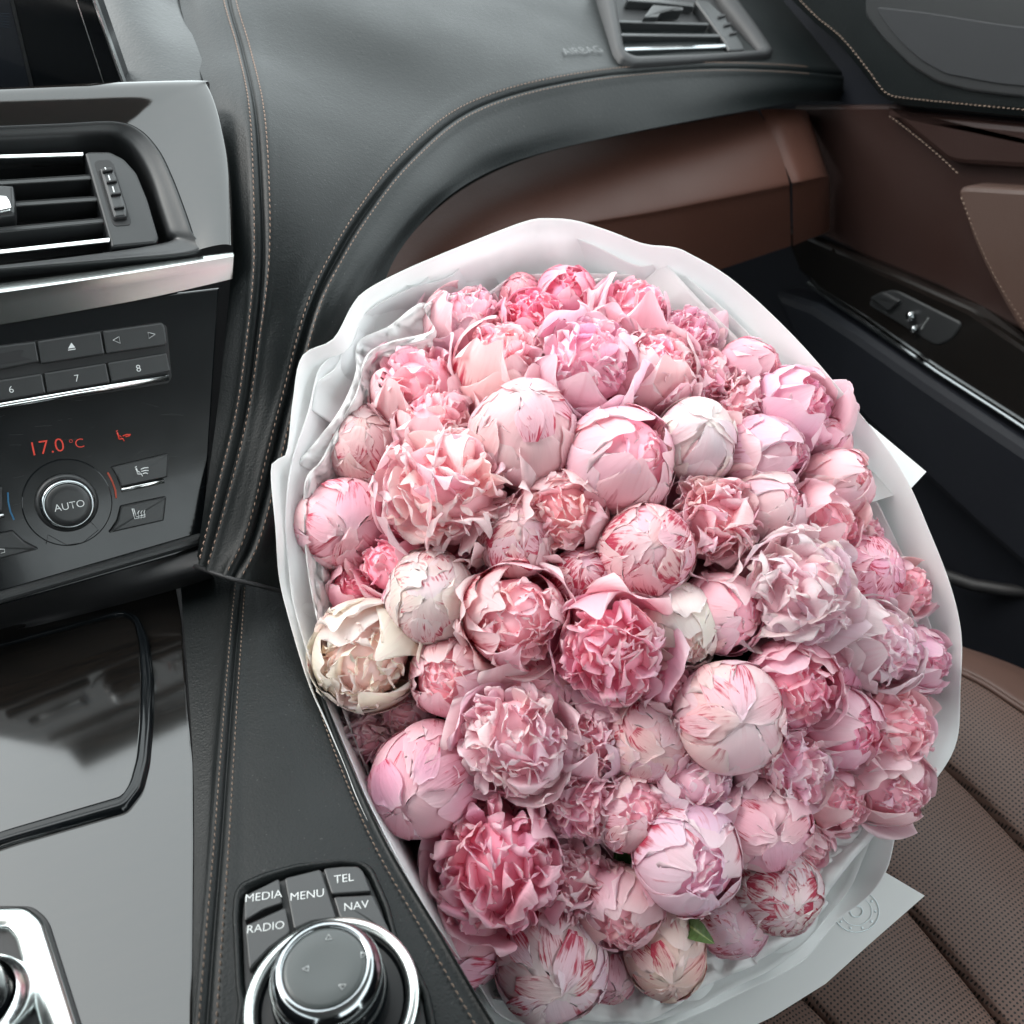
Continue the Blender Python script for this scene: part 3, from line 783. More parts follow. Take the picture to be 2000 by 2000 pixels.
# ================================================================== CONSOLE
ZC = -.489
conP = zplane(ZC)
cons = thing("centre_console", "black leather centre console with stitched edge and glossy black wood inlay", "console", onz(400, 1700, ZC-.15))
C3 = lambda pts: crop(pts, 0, 1050, 3.22)
C4 = lambda pts: crop(pts, 0, 1500, 1.932)
wood_poly = [(-400, 1330), (0, 1228), (340, 1128), (354, 1211), (368, 1400), (377, 1490), (378, 1650), (375, 2000), (372, 2200), (-400, 2200)]
slab("wood_inlay", wood_poly, conP, -.02, .0, MT["wood"], cons, .0012)
cl = []   # wood edge, strip, seam, mid, right edge, drop
crow = [
 ((350, 1112), (415, 1122), (471, 1136), (505, 1141), (548, 1152), (560, 1155)),
 ((358, 1211), (415, 1216), (463, 1225), (515, 1228), (580, 1236), (592, 1240)),
 ((368, 1340), (412, 1345), (452, 1350), (530, 1353), (622, 1358), (634, 1362)),
 ((377, 1490), (410, 1492), (441, 1495), (550, 1500), (674, 1500), (684, 1500)),
 ((379, 1650), (405, 1650), (430, 1650), (575, 1655), (742, 1655), (752, 1655)),
 ((377, 1820), (397, 1820), (416, 1820), (610, 1825), (838, 1825), (850, 1825)),
 ((375, 2000), (390, 2000), (402, 2000), (640, 2005), (937, 2000), (950, 2000)),
 ((372, 2200), (380, 2200), (386, 2200), (680, 2205), (1060, 2200), (1075, 2200)),
]
for r in crow:
    hs = (.0005, .0035, .0085, .0110, .0065, -.006)
    row = [onz(x, y, ZC+h) for (x, y), h in zip(r, hs)]
    low = row[-1].copy(); low.z -= .16; low.x += .02
    row.append(low); cl.append(row)
conL = Loft(cl)
vv = np.array(sorted(set(list(np.round(np.linspace(0, 6, 61), 3))+[1.97, 1.985, 2.015, 2.03, 4.03, 4.97])))
Sg = np.linspace(0, 7, 120)
P0 = conL.grid(Sg, vv); n0 = grid_normals(P0)
if n0[..., 2].mean() < 0: n0 = -n0
ds = np.linalg.norm(P0-P0[:, [int(np.argmin(abs(vv-2.0)))]], axis=2)
P0 = P0+n0*(-.0022*np.exp(-(ds/.0015)**2)+.0012*np.exp(-((ds-.005)/.003)**2))[..., None]
# well for the controller: press the leather down round the ring
wc = onz(650, 1935, ZC)
link_console = grid_mesh("leather_wrap", P0)
ctr_poly = None
lw = link("leather_wrap", link_console, MT["leather"], cons)
def con_row(v, off, s0, s1, nm, mat="thread2"):
    S = np.linspace(s0, s1, 200)
    p0 = conL.ev(S, np.full(200, v)); p1 = conL.ev(S, np.full(200, v+.02))
    v2 = v+off*.02/np.linalg.norm(p1-p0, axis=1)
    q = conL.ev(S, v2)
    stitches(nm, q+np.array((0, 0, .0011)), np.tile((0, 0, 1.0), (200, 1)), MT[mat], cons, ln=.0026, gap=.0016)
con_row(2.0, -.0046, .1, 7, "stitching"); con_row(2.0, .0046, .1, 7, "stitching")
con_row(4.0, -.0022, 1.2, 7, "stitching")
# leather tuck between dash and console
link("joint_seam", tube_mesh("joint_seam", [at(x*K, y*K, d) for x, y, d in ((368, 1068, .684), (400, 1080, .672), (440, 1093, .664), (482, 1103, .668), (532, 1116, .690))], .0016, 8), MT["matte"], cons)

# lid of the storage bay
lid = thing("storage_lid", "glossy black wood sliding lid with thick black rubber rim on the console", "lid", onz(120, 1450, ZC))
lo = C3([(-600, 870), (0, 690), (740, 487), (810, 482), (885, 520), (940, 650), (972, 900), (965, 1200), (945, 1430), (905, 1590), (800, 1725), (100, 1925), (-600, 2160)])
li = C3([(-600, 905), (0, 705), (730, 505), (795, 505), (850, 545), (880, 680), (893, 900), (885, 1200), (865, 1400), (825, 1550), (775, 1640), (60, 1850), (-600, 2070)])
lo_r = roundpoly(lo, 12, 4); li_r = roundpoly(li, 12, 4)
rowsl = []
for a, b in zip(lo_r, li_r):
    A, B = onz(*a, ZC), onz(*b, ZC)
    rowsl.append([A+Vector((0, 0, .0002)), A.lerp(B, .12)+Vector((0, 0, .0035)), A.lerp(B, .35)+Vector((0, 0, .005)), A.lerp(B, .55)+Vector((0, 0, .0022)), A.lerp(B, .7)+Vector((0, 0, .0045)), A.lerp(B, .9)+Vector((0, 0, .0035)), B+Vector((0, 0, .0008))])
link("rubber_rim", grid_mesh("rubber_rim", np.array([[tuple(p) for p in r] for r in rowsl]), closed=True), MT["gloss"], lid)
slab("lid_panel", li_r, conP, .0004, .0018, MT["wood"], lid, .0006)

# gear selector
gear = thing("gear_selector", "chrome framed gear selector at the edge of the wood inlay", "gear selector", onz(20, 1990, ZC))
go = roundpoly(C4([(-260, 545), (20, 538), (120, 538), (172, 580), (300, 980), (340, 1120), (-260, 1120)]), 14)
slab("frame_base", roundpoly(C4([(-266, 533), (20, 526), (128, 528), (184, 575), (312, 980), (352, 1120), (-266, 1120)]), 14), conP, .0, .0022, MT["matte"], gear, .0008)
gi = C4([(-200, 640), (0, 628), (30, 628), (62, 665), (150, 980), (190, 1120), (-200, 1120)])
gir = roundpoly(gi, 10)
gor = roundpoly(C4([(-260, 560), (10, 545), (120, 540), (175, 585), (300, 980), (340, 1120), (-260, 1120)]), 14)
rg = []
for a, b in zip(gor, gir):
    A, B = onz(*a, ZC), onz(*b, ZC)
    rg.append([A+Vector((0, 0, .001)), A.lerp(B, .08)+Vector((0, 0, .006)), A.lerp(B, .2)+Vector((0, 0, .0072)), A.lerp(B, .85)+Vector((0, 0, .0062)), A.lerp(B, .95)+Vector((0, 0, .0045)), B+Vector((0, 0, -.004))])
link("chrome_frame", grid_mesh("chrome_frame", np.array([[tuple(p) for p in r] for r in rg]), closed=True), MT["satin"], gear)
slab("gate", gir, conP, -.006, .0010, MT["gloss"], gear, .0005)
gc = onz(-28, 1975, ZC)
link("shaft", lathe_mesh("shaft", [(.0175, 0), (.0168, .02), (.0150, .045), (.0142, .06), (.0165, .075), (.018, .10), (.017, .125), (.010, .138), (0, .14)], gc, (0.0, -.10, 1), 40), MT["gloss"], gear)
link("shaft_collar", lathe_mesh("shaft_collar", [(.024, 0), (.025, .006), (.0225, .014), (.019, .017)], gc, (0, -.10, 1), 40), MT["chrome"], gear)

# ------------------------------------------------------------------ rotary controller
ctl = thing("rotary_controller", "round rotary controller knob with chrome collar and MENU buttons on the console", "controller", onz(648, 1945, ZC+.012))
ZK = ZC+.0125
ctlP = zplane(ZK)
rec = C4([(868, 1100), (900, 900), (892, 840), (878, 560), (884, 480), (905, 440), (1000, 398), (1120, 366), (1290, 350), (1375, 358), (1410, 385), (1470, 520), (1500, 640), (1570, 740), (1625, 860), (1650, 980), (1640, 1150)])
rin = C4([(905, 1100), (940, 900), (922, 830), (912, 570), (918, 500), (938, 470), (1010, 438), (1120, 402), (1290, 376), (1355, 380), (1385, 405), (1440, 530), (1475, 650), (1535, 745), (1590, 860), (1612, 980), (1600, 1150)])
rr_ = []
for a, b in zip(roundpoly(rec, 10, 3), roundpoly(rin, 10, 3)):
    A, B = onz(*a, ZK), onz(*b, ZK)
    rr_.append([A+Vector((0, 0, -.004)), A+Vector((0, 0, .0012)), A.lerp(B, .3)+Vector((0, 0, .0030)), A.lerp(B, .65)+Vector((0, 0, .0018)), A.lerp(B, .9)+Vector((0, 0, -.0010)), B+Vector((0, 0, -.003))])
link("leather_rim", grid_mesh("leather_rim", np.array([[tuple(p) for p in r] for r in rr_]), closed=True), MT["leather"], ctl)
slab("base_plate", roundpoly(rin, 10, 3), ctlP, -.012, -.001, MT["matte"], ctl, .0005)
bc = {"MEDIA": [(926, 492), (1056, 427), (1068, 522), (1000, 545), (926, 590)],
      "RADIO": [(928, 605), (1080, 535), (1098, 632), (1020, 690), (968, 745), (944, 775)],
      "MENU": [(1076, 426), (1212, 392), (1272, 578), (1180, 590), (1112, 620)],
      "TEL": [(1222, 390), (1290, 382), (1352, 381), (1372, 400), (1402, 478), (1254, 488)],
      "NAV": [(1260, 497), (1408, 489), (1478, 640), (1380, 592), (1286, 580)]}
lp = {"MEDIA": (998, 497), "RADIO": (1006, 614), "MENU": (1162, 492), "TEL": (1300, 430), "NAV": (1346, 533)}
for tx, poly in bc.items():
    o = slab("button", roundpoly(C4(poly), 6), ctlP, -.001, .0030, MT["plastic2"], ctl, .0008)
    (px, py), = C4([lp[tx]])
    text(tx, ctlP, px, py, (100, -14), 15.5, MT["print"], o, "lettering", h=.0032)
rc = onz(650, 1957, ZK)
mm = .001
link("ring", lathe_mesh("ring", [(42.5*mm, -.003), (42.5*mm, .002), (41.5*mm, .0036), (39*mm, .0042), (36.5*mm, .0036), (35.5*mm, .001), (35*mm, -.004)], rc, (0, 0, 1), 72), MT["satin"], ctl)
link("ring_well", lathe_mesh("ring_well", [(35.2*mm, .0005), (33*mm, -.002), (30*mm, -.003), (27*mm, -.001), (26*mm, .001)], rc, (0, 0, 1), 72), MT["gloss"], ctl)
kb = link("knob", lathe_mesh("knob", [(27.5*mm, -.002), (28*mm, .004), (27.6*mm, .012), (26.5*mm, .018), (25*mm, .0215), (24.2*mm, .0225)], rc, (0, 0, 1), 72), MT["gloss"], ctl)
link("knob_collar", lathe_mesh("knob_collar", [(25.6*mm, .021), (26.2*mm, .023), (26*mm, .027), (24.6*mm, .031), (22.5*mm, .0338), (20.6*mm, .0346), (19.4*mm, .0342), (19.2*mm, .0336)], rc, (0, 0, 1), 72), MT["darkchrome"], kb)
link("knob_top", lathe_mesh("knob_top", [(19.3*mm, .0330), (18.8*mm, .0340), (17*mm, .0343), (10*mm, .0341), (0, .0340)], rc, (0, 0, 1), 64), MT["knobtop"], kb)
topP = Plane(None, n=(0, 0, 1), p=rc+Vector((0, 0, .0345)))
for (x, y), pts in (((1240, 640), [(-6, 4), (0, -6), (6, 3)]), ((1372, 704), [(-5, -5), (6, 0), (-5, 6)]), ((1152, 758), [(6, -6), (-6, 0), (6, 5)]), ((1292, 826), [(-7, -4), (7, -5), (0, 6)])):
    (px, py), = C4([(x, y)]); tri_print((px, py), pts, kb, True, topP, .0, "print", 1.2)

# ================================================================== GLOVE BOX
gb = thing("glove_box", "brown leather glove box below the dashboard roll", "glove box", at(1150, 420, 1.1))
T = [(690, 640, .83), (745, 545, .87), (815, 445, .91), (920, 360, .965), (1060, 300, 1.03), (1260, 255, 1.09), (1480, 215, 1.165)]
E = [(740, 720, .81), (800, 640, .835), (880, 545, .865), (970, 475, .905), (1080, 437, .955), (1280, 404, 1.03), (1540, 352, 1.12)]
E2 = [(755, 745, .812), (815, 665, .838), (892, 570, .868), (980, 498, .910), (1088, 458, .962), (1286, 424, 1.04), (1542, 372, 1.13)]
G = [(850, 830, .90), (880, 760, .93), (930, 690, .95), (1010, 640, .98), (1120, 600, 1.03), (1300, 560, 1.11), (1545, 480, 1.20)]
g_rows = []
for t, e, e2, g in zip(T, E, E2, G):
    t, e, e2, g = at(*t), at(*e), at(*e2), at(*g)
    g_rows.append([t, t.lerp(e, .5)+Vector((0, -.006, .004)), e, e2, e2.lerp(g, .5), g])
gl = Loft(g_rows)
vg = np.array([0, .2, .4, .6, .8, 1, 1.2, 1.4, 1.6, 1.75, 1.9, 2, 2.2, 2.4, 2.6, 2.8, 3, 3.2, 3.5, 4, 4.5, 5])
link("lid", grid_mesh("lid", gl.grid(np.linspace(0, 6, 60), vg)), MT["brown"], gb)
T2 = [(1484, 214, 1.160), (1520, 213, 1.165), (1568, 214, 1.20), (1580, 222, 1.25)]
Ee2 = [(1544, 351, 1.118), (1570, 347, 1.125), (1606, 338, 1.16), (1616, 338, 1.22)]
Ge2 = [(1548, 372, 1.13), (1572, 368, 1.14), (1608, 358, 1.17), (1620, 355, 1.23)]
He2 = [(1549, 480, 1.20), (1572, 470, 1.21), (1600, 460, 1.23), (1620, 450, 1.26)]
er = [[at(*a), at(*a).lerp(at(*b), .5), at(*b), at(*c), at(*d)] for a, b, c, d in zip(T2, Ee2, Ge2, He2)]
link("end_cap", grid_mesh("end_cap", Loft(er).grid(np.linspace(0, 3, 16), np.linspace(0, 4, 24))), MT["brown"], gb)

# right hand vent
vp = Plane((1200, 103, dash_depth(1200, 103)-.012), (1490, 108, dash_depth(1490, 108)-.010), (1330, -60, dash_depth(1330, 20)+.02))
rv = thing("air_vent", "outer air vent with chrome lower slat at the far end of the dashboard", "air vent", vp.hit(1330, 50))
C5 = lambda pts: crop(pts, 1000, 0, 1.932)
vo_ = C5([(330, -120), (352, 0), (390, 190), (412, 228), (455, 248), (700, 236), (965, 214), (988, 198), (930, 110), (850, 0), (760, -120)])
vi_ = C5([(375, -120), (396, 0), (424, 180), (436, 200), (470, 212), (700, 205), (925, 190), (935, 180), (870, 90), (800, 0), (720, -120)])
rws = []
for a, b in zip(roundpoly(vo_, 6, 3), roundpoly(vi_, 6, 3)):
    A, B = vp.hit(*a), vp.hit(*b)
    rws.append([A-vp.n*.02, A+vp.n*.001, A.lerp(B, .3)+vp.n*.004, A.lerp(B, .8)+vp.n*.002, B-vp.n*.004, B-vp.n*.012])
link("vent_frame", grid_mesh("vent_frame", np.array([[tuple(p) for p in r] for r in rws]), closed=True), MT["matte"], rv)
slab("vent_back", roundpoly(vi_, 6, 3), vp, -.014, -.011, MT["matte"], rv, .0005)
for nm, pts, w, mt_ in (("chrome_strip", [(428, 180), (620, 174), (815, 168)], 7, "darkchrome"), ("slat", [(414, 126), (600, 128), (790, 130)], 6, "plastic2"), ("slat", [(402, 76), (600, 82), (745, 86)], 5, "plastic2"), ("slat", [(440, -8), (560, 0), (690, 14)], 8, "plastic2")):
    strip(nm, C5(pts), w, vp, -.010, -.001, MT[mt_], rv, .0015)
slab("slider_tab", roundpoly(C5([(490, 78), (526, 30), (640, 38), (640, 50), (560, 52), (545, 76)]), 3), vp, -.008, .004, MT["plastic"], rv, .001)
slab("cheek", roundpoly(C5([(690, 0), (740, 5), (800, 60), (870, 170), (880, 190), (820, 192), (800, 150)]), 5), vp, -.010, .0005, MT["plastic"], rv, .002)
for k in range(3):
    strip("wheel_rib", C5([(775+k*22, 70+k*32), (800+k*22, 64+k*32)]), 4, vp, 0, .003, MT["matte"], rv, .0005)

# ================================================================== DOOR
DX = .90
doorP = Plane(None, n=(-1, 0, 0), p=(DX, 0, 0))
door = thing("door_panel", "dark passenger door lining with brown leather, stitched black top and wood strip", "door", (DX, .85, cz-.6))
me = mesh("door_skin", [(DX+.002, -.9, cz-1.06), (DX+.002, 1.42, cz-1.06), (DX+.002, 1.42, cz-.15), (DX+.002, -.9, cz-.15), (DX+.05, -.9, cz-1.06), (DX+.05, 1.42, cz-1.06), (DX+.05, 1.42, cz-.15), (DX+.05, -.9, cz-.15)],
          [(0, 1, 2, 3), (7, 6, 5, 4), (3, 2, 6, 7), (0, 4, 5, 1), (1, 5, 6, 2), (0, 3, 7, 4)], False)
link("door_skin", me, MT["navy"], door)
pad = [(1560, -90), (1579, 0), (1625, 45), (1673, 84), (1720, 140), (1752, 183), (1775, 199), (1807, 206), (1900, 215), (2000, 224), (2300, 250), (2300, -90)]
pd = slab("top_pad", pad, doorP, 0, .032, MT["leather"], door, .012)
for o_, sh in ((0, 9), (0, 22)):
    P = np.array(pad[1:11], float); P = cr(P, np.linspace(0, 9, 120)); dd = np.gradient(P, axis=0); dd /= np.linalg.norm(dd, axis=1, keepdims=True)
    Pn = P+np.stack([dd[:, 1], -dd[:, 0]], 1)*sh
    hh = .0262 if sh < 15 else .0335
    q = [doorP.hit(x, y, hh) for x, y in Pn]
    stitches("stitching", q, [doorP.n]*len(q), MT["thread2"], door, ln=.0034, gap=.0024, w=.0006)
sp_o = [(1742, -40), (1737, 4), (1738, 26), (1775, 74), (1828, 124), (1880, 155), (1940, 170), (2000, 178), (2250, 200), (2250, -40)]
sp_i = [(1763, 8), (1771, 26), (1805, 70), (1849, 109), (1900, 137), (2000, 155), (2250, 178), (2250, 70), (2000, 39), (1860, 18)]
slab("speaker_frame", roundpoly(sp_o, 12), doorP, .030, .036, MT["plastic"], door, .003)
slab("speaker_grille", roundpoly(sp_i, 8), doorP, .0362, .0378, MT["mesh_cloth"], door, .001)
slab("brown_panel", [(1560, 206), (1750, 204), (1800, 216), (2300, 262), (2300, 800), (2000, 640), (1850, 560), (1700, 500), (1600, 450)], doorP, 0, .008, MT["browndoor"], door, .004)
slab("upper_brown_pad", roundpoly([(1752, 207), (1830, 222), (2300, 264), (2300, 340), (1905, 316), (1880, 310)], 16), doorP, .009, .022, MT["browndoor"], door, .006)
qs = [doorP.hit(x, y, .0200) for x, y in cr(np.array([(1762, 220), (1800, 248), (1850, 288), (1905, 338)], float), np.linspace(0, 3, 40))]
stitches("stitching", [q+doorP.n*.001 for q in qs], [doorP.n]*40, MT["thread2"], door, ln=.0034, gap=.0024)
slab("armrest", roundpoly([(1911, 354), (2300, 372), (2300, 760), (2040, 640), (1988, 548), (1950, 470)], 26), doorP, .008, .034, MT["brown2"], door, .005)
qs = [doorP.hit(x, y, .0335) for x, y in cr(np.array([(1922, 372), (1958, 462), (1996, 540), (2060, 640)], float), np.linspace(0, 3, 60))]
stitches("stitching", qs, [doorP.n]*60, MT["thread2"], door, ln=.0034, gap=.0024)
slab("wood_strip", [(1560, 440), (1650, 478), (1780, 530), (1930, 595), (2060, 680), (2300, 850), (2300, 985), (2000, 796), (1866, 713), (1726, 619), (1640, 566), (1590, 520)], doorP, .006, .028, MT["wood"], door, .006)
strip("chrome_strip", [(1610, 545), (1647, 572), (1726, 623), (1866, 717), (2000, 800), (2250, 960)], 7, doorP, .02, .032, MT["darkchrome"], door, .003)
swp = slab("switch_plate", roundpoly([(1730, 585), (1750, 563), (1784, 557), (1918, 622), (1898, 652), (1866, 666)], 12), doorP, .026, .030, MT["plastic"], door, .002)
for x, y, r in ((1821, 607, 10), (1829, 631, 7)):
    c = doorP.hit(x, y, .031); rr = r*1.05/1900*1.1
    link("knob", lathe_mesh("knob", [(rr, 0), (rr, .004), (rr*.8, .0065), (rr*.4, .0078), (0, .008)], c, doorP.n, 20), MT["darkchrome"], swp)
strip("switch_mark", [(1838, 633), (1852, 612)], 2, doorP, .030, .0315, MT["dim"], swp, .0005)
slab("rocker_switch", roundpoly([(1740, 572), (1765, 560), (1800, 578), (1778, 598)], 5), doorP, .030, .035, MT["plastic"], swp, .002)
slab("door_pocket", [(1560, 560), (1640, 584), (1720, 634), (1860, 728), (2300, 1010), (2300, 1300), (1960, 1010), (1760, 830), (1620, 690)], doorP, .0, .045, MT["navy"], door, .012)
sill = thing("door_sill", "dark grey curved door sill beside the seat", "sill", at(1920, 1130, 1.2))
link("sill_trim", tube_mesh("sill_trim", [at(x, y, d) for x, y, d in ((1780, 1085, 1.22), (1840, 1122, 1.2), (1900, 1142, 1.18), (1960, 1152, 1.16), (2100, 1165, 1.12))], .008, 10), MT["matte"], sill)

# ================================================================== PASSENGER SEAT
seat = thing("passenger_seat", "brown perforated leather passenger seat under the bouquet", "car seat", onz(1850, 1750, -.80))
ZS = -.72
cur = [
 [(1560, 1195), (1720, 1222), (1880, 1268), (2000, 1310), (2200, 1400)],
 [(1560, 1235), (1720, 1262), (1885, 1318), (2000, 1388), (2200, 1520)],
 [(1500, 1270), (1690, 1365), (1857, 1506), (2000, 1655), (2180, 1850)],
 [(1480, 1480), (1640, 1630), (1779, 1780), (1955, 2000), (2080, 2160)],
 [(1250, 1680), (1450, 1850), (1590, 1968), (1720, 2110), (1800, 2200)],
 [(1050, 1780), (1250, 1950), (1400, 2080), (1500, 2180), (1560, 2260)],
]
zs = [-.735, -.688, -.712, -.720, -.718, -.712]
names = ["bolster", "side_panel", "cushion_panel", "cushion_panel", "cushion_panel"]
mats = ["seat", "perf", "perf", "perf", "perf"]
for i in range(5):
    rows = []
    for a, b in zip(cur[i], cur[i+1]):
        A, B = onz(*a, zs[i]), onz(*b, zs[i+1])
        bul = .010 if i else .014
        rows.append([A+Vector((0, 0, -.010)), A.lerp(B, .025)+Vector((0, 0, -.001)), A.lerp(B, .10)+Vector((0, 0, bul*.45)), A.lerp(B, .5)+Vector((0, 0, bul)), A.lerp(B, .90)+Vector((0, 0, bul*.45)), A.lerp(B, .975)+Vector((0, 0, -.001)), B+Vector((0, 0, -.010))])
    link(names[i], grid_mesh(names[i], Loft(rows).grid(np.linspace(0, 4, 40), np.linspace(0, 6, 40))), MT[mats[i]], seat)
link("piping", tube_mesh("piping", [onz(x, y, -.685) for x, y in cr(np.array(cur[1], float), np.linspace(0, 4, 40))], .0028, 8), MT["seat"], seat)
base_pts = [onz(*p, -.76) for p in (cur[0][0], cur[0][2], cur[0][4], cur[5][4], cur[5][2], cur[5][0])]
V = base_pts+[p-Vector((0, 0, .16)) for p in base_pts]
link("seat_base", mesh("seat_base", V, [tuple(range(6)), tuple(range(11, 5, -1))]+[(i, i+6, (i+1) % 6+6, (i+1) % 6) for i in range(6)], False), MT["seat"], seat)

#@@BOUQUET@@
# ================================================================== BOUQUET
CXB, CYB = 1200.0, 1285.0
def dome(px, py):
    t2 = ((px-CXB)/640)**2+((py-CYB)/740)**2
    return .640+(CYB-py)/720*.040+.040*t2
TIE = at(1185, 1235, 1.03)
TINT = dict(cream=(.91, .85, .79), blush=(.91, .76, .80), pale=(.91, .66, .71), pink=(.90, .56, .65), hot=(.90, .40, .54),
            deep=(.89, .46, .57), dusty=(.90, .65, .69), mauve=(.87, .54, .64), olive=(.86, .74, .65))
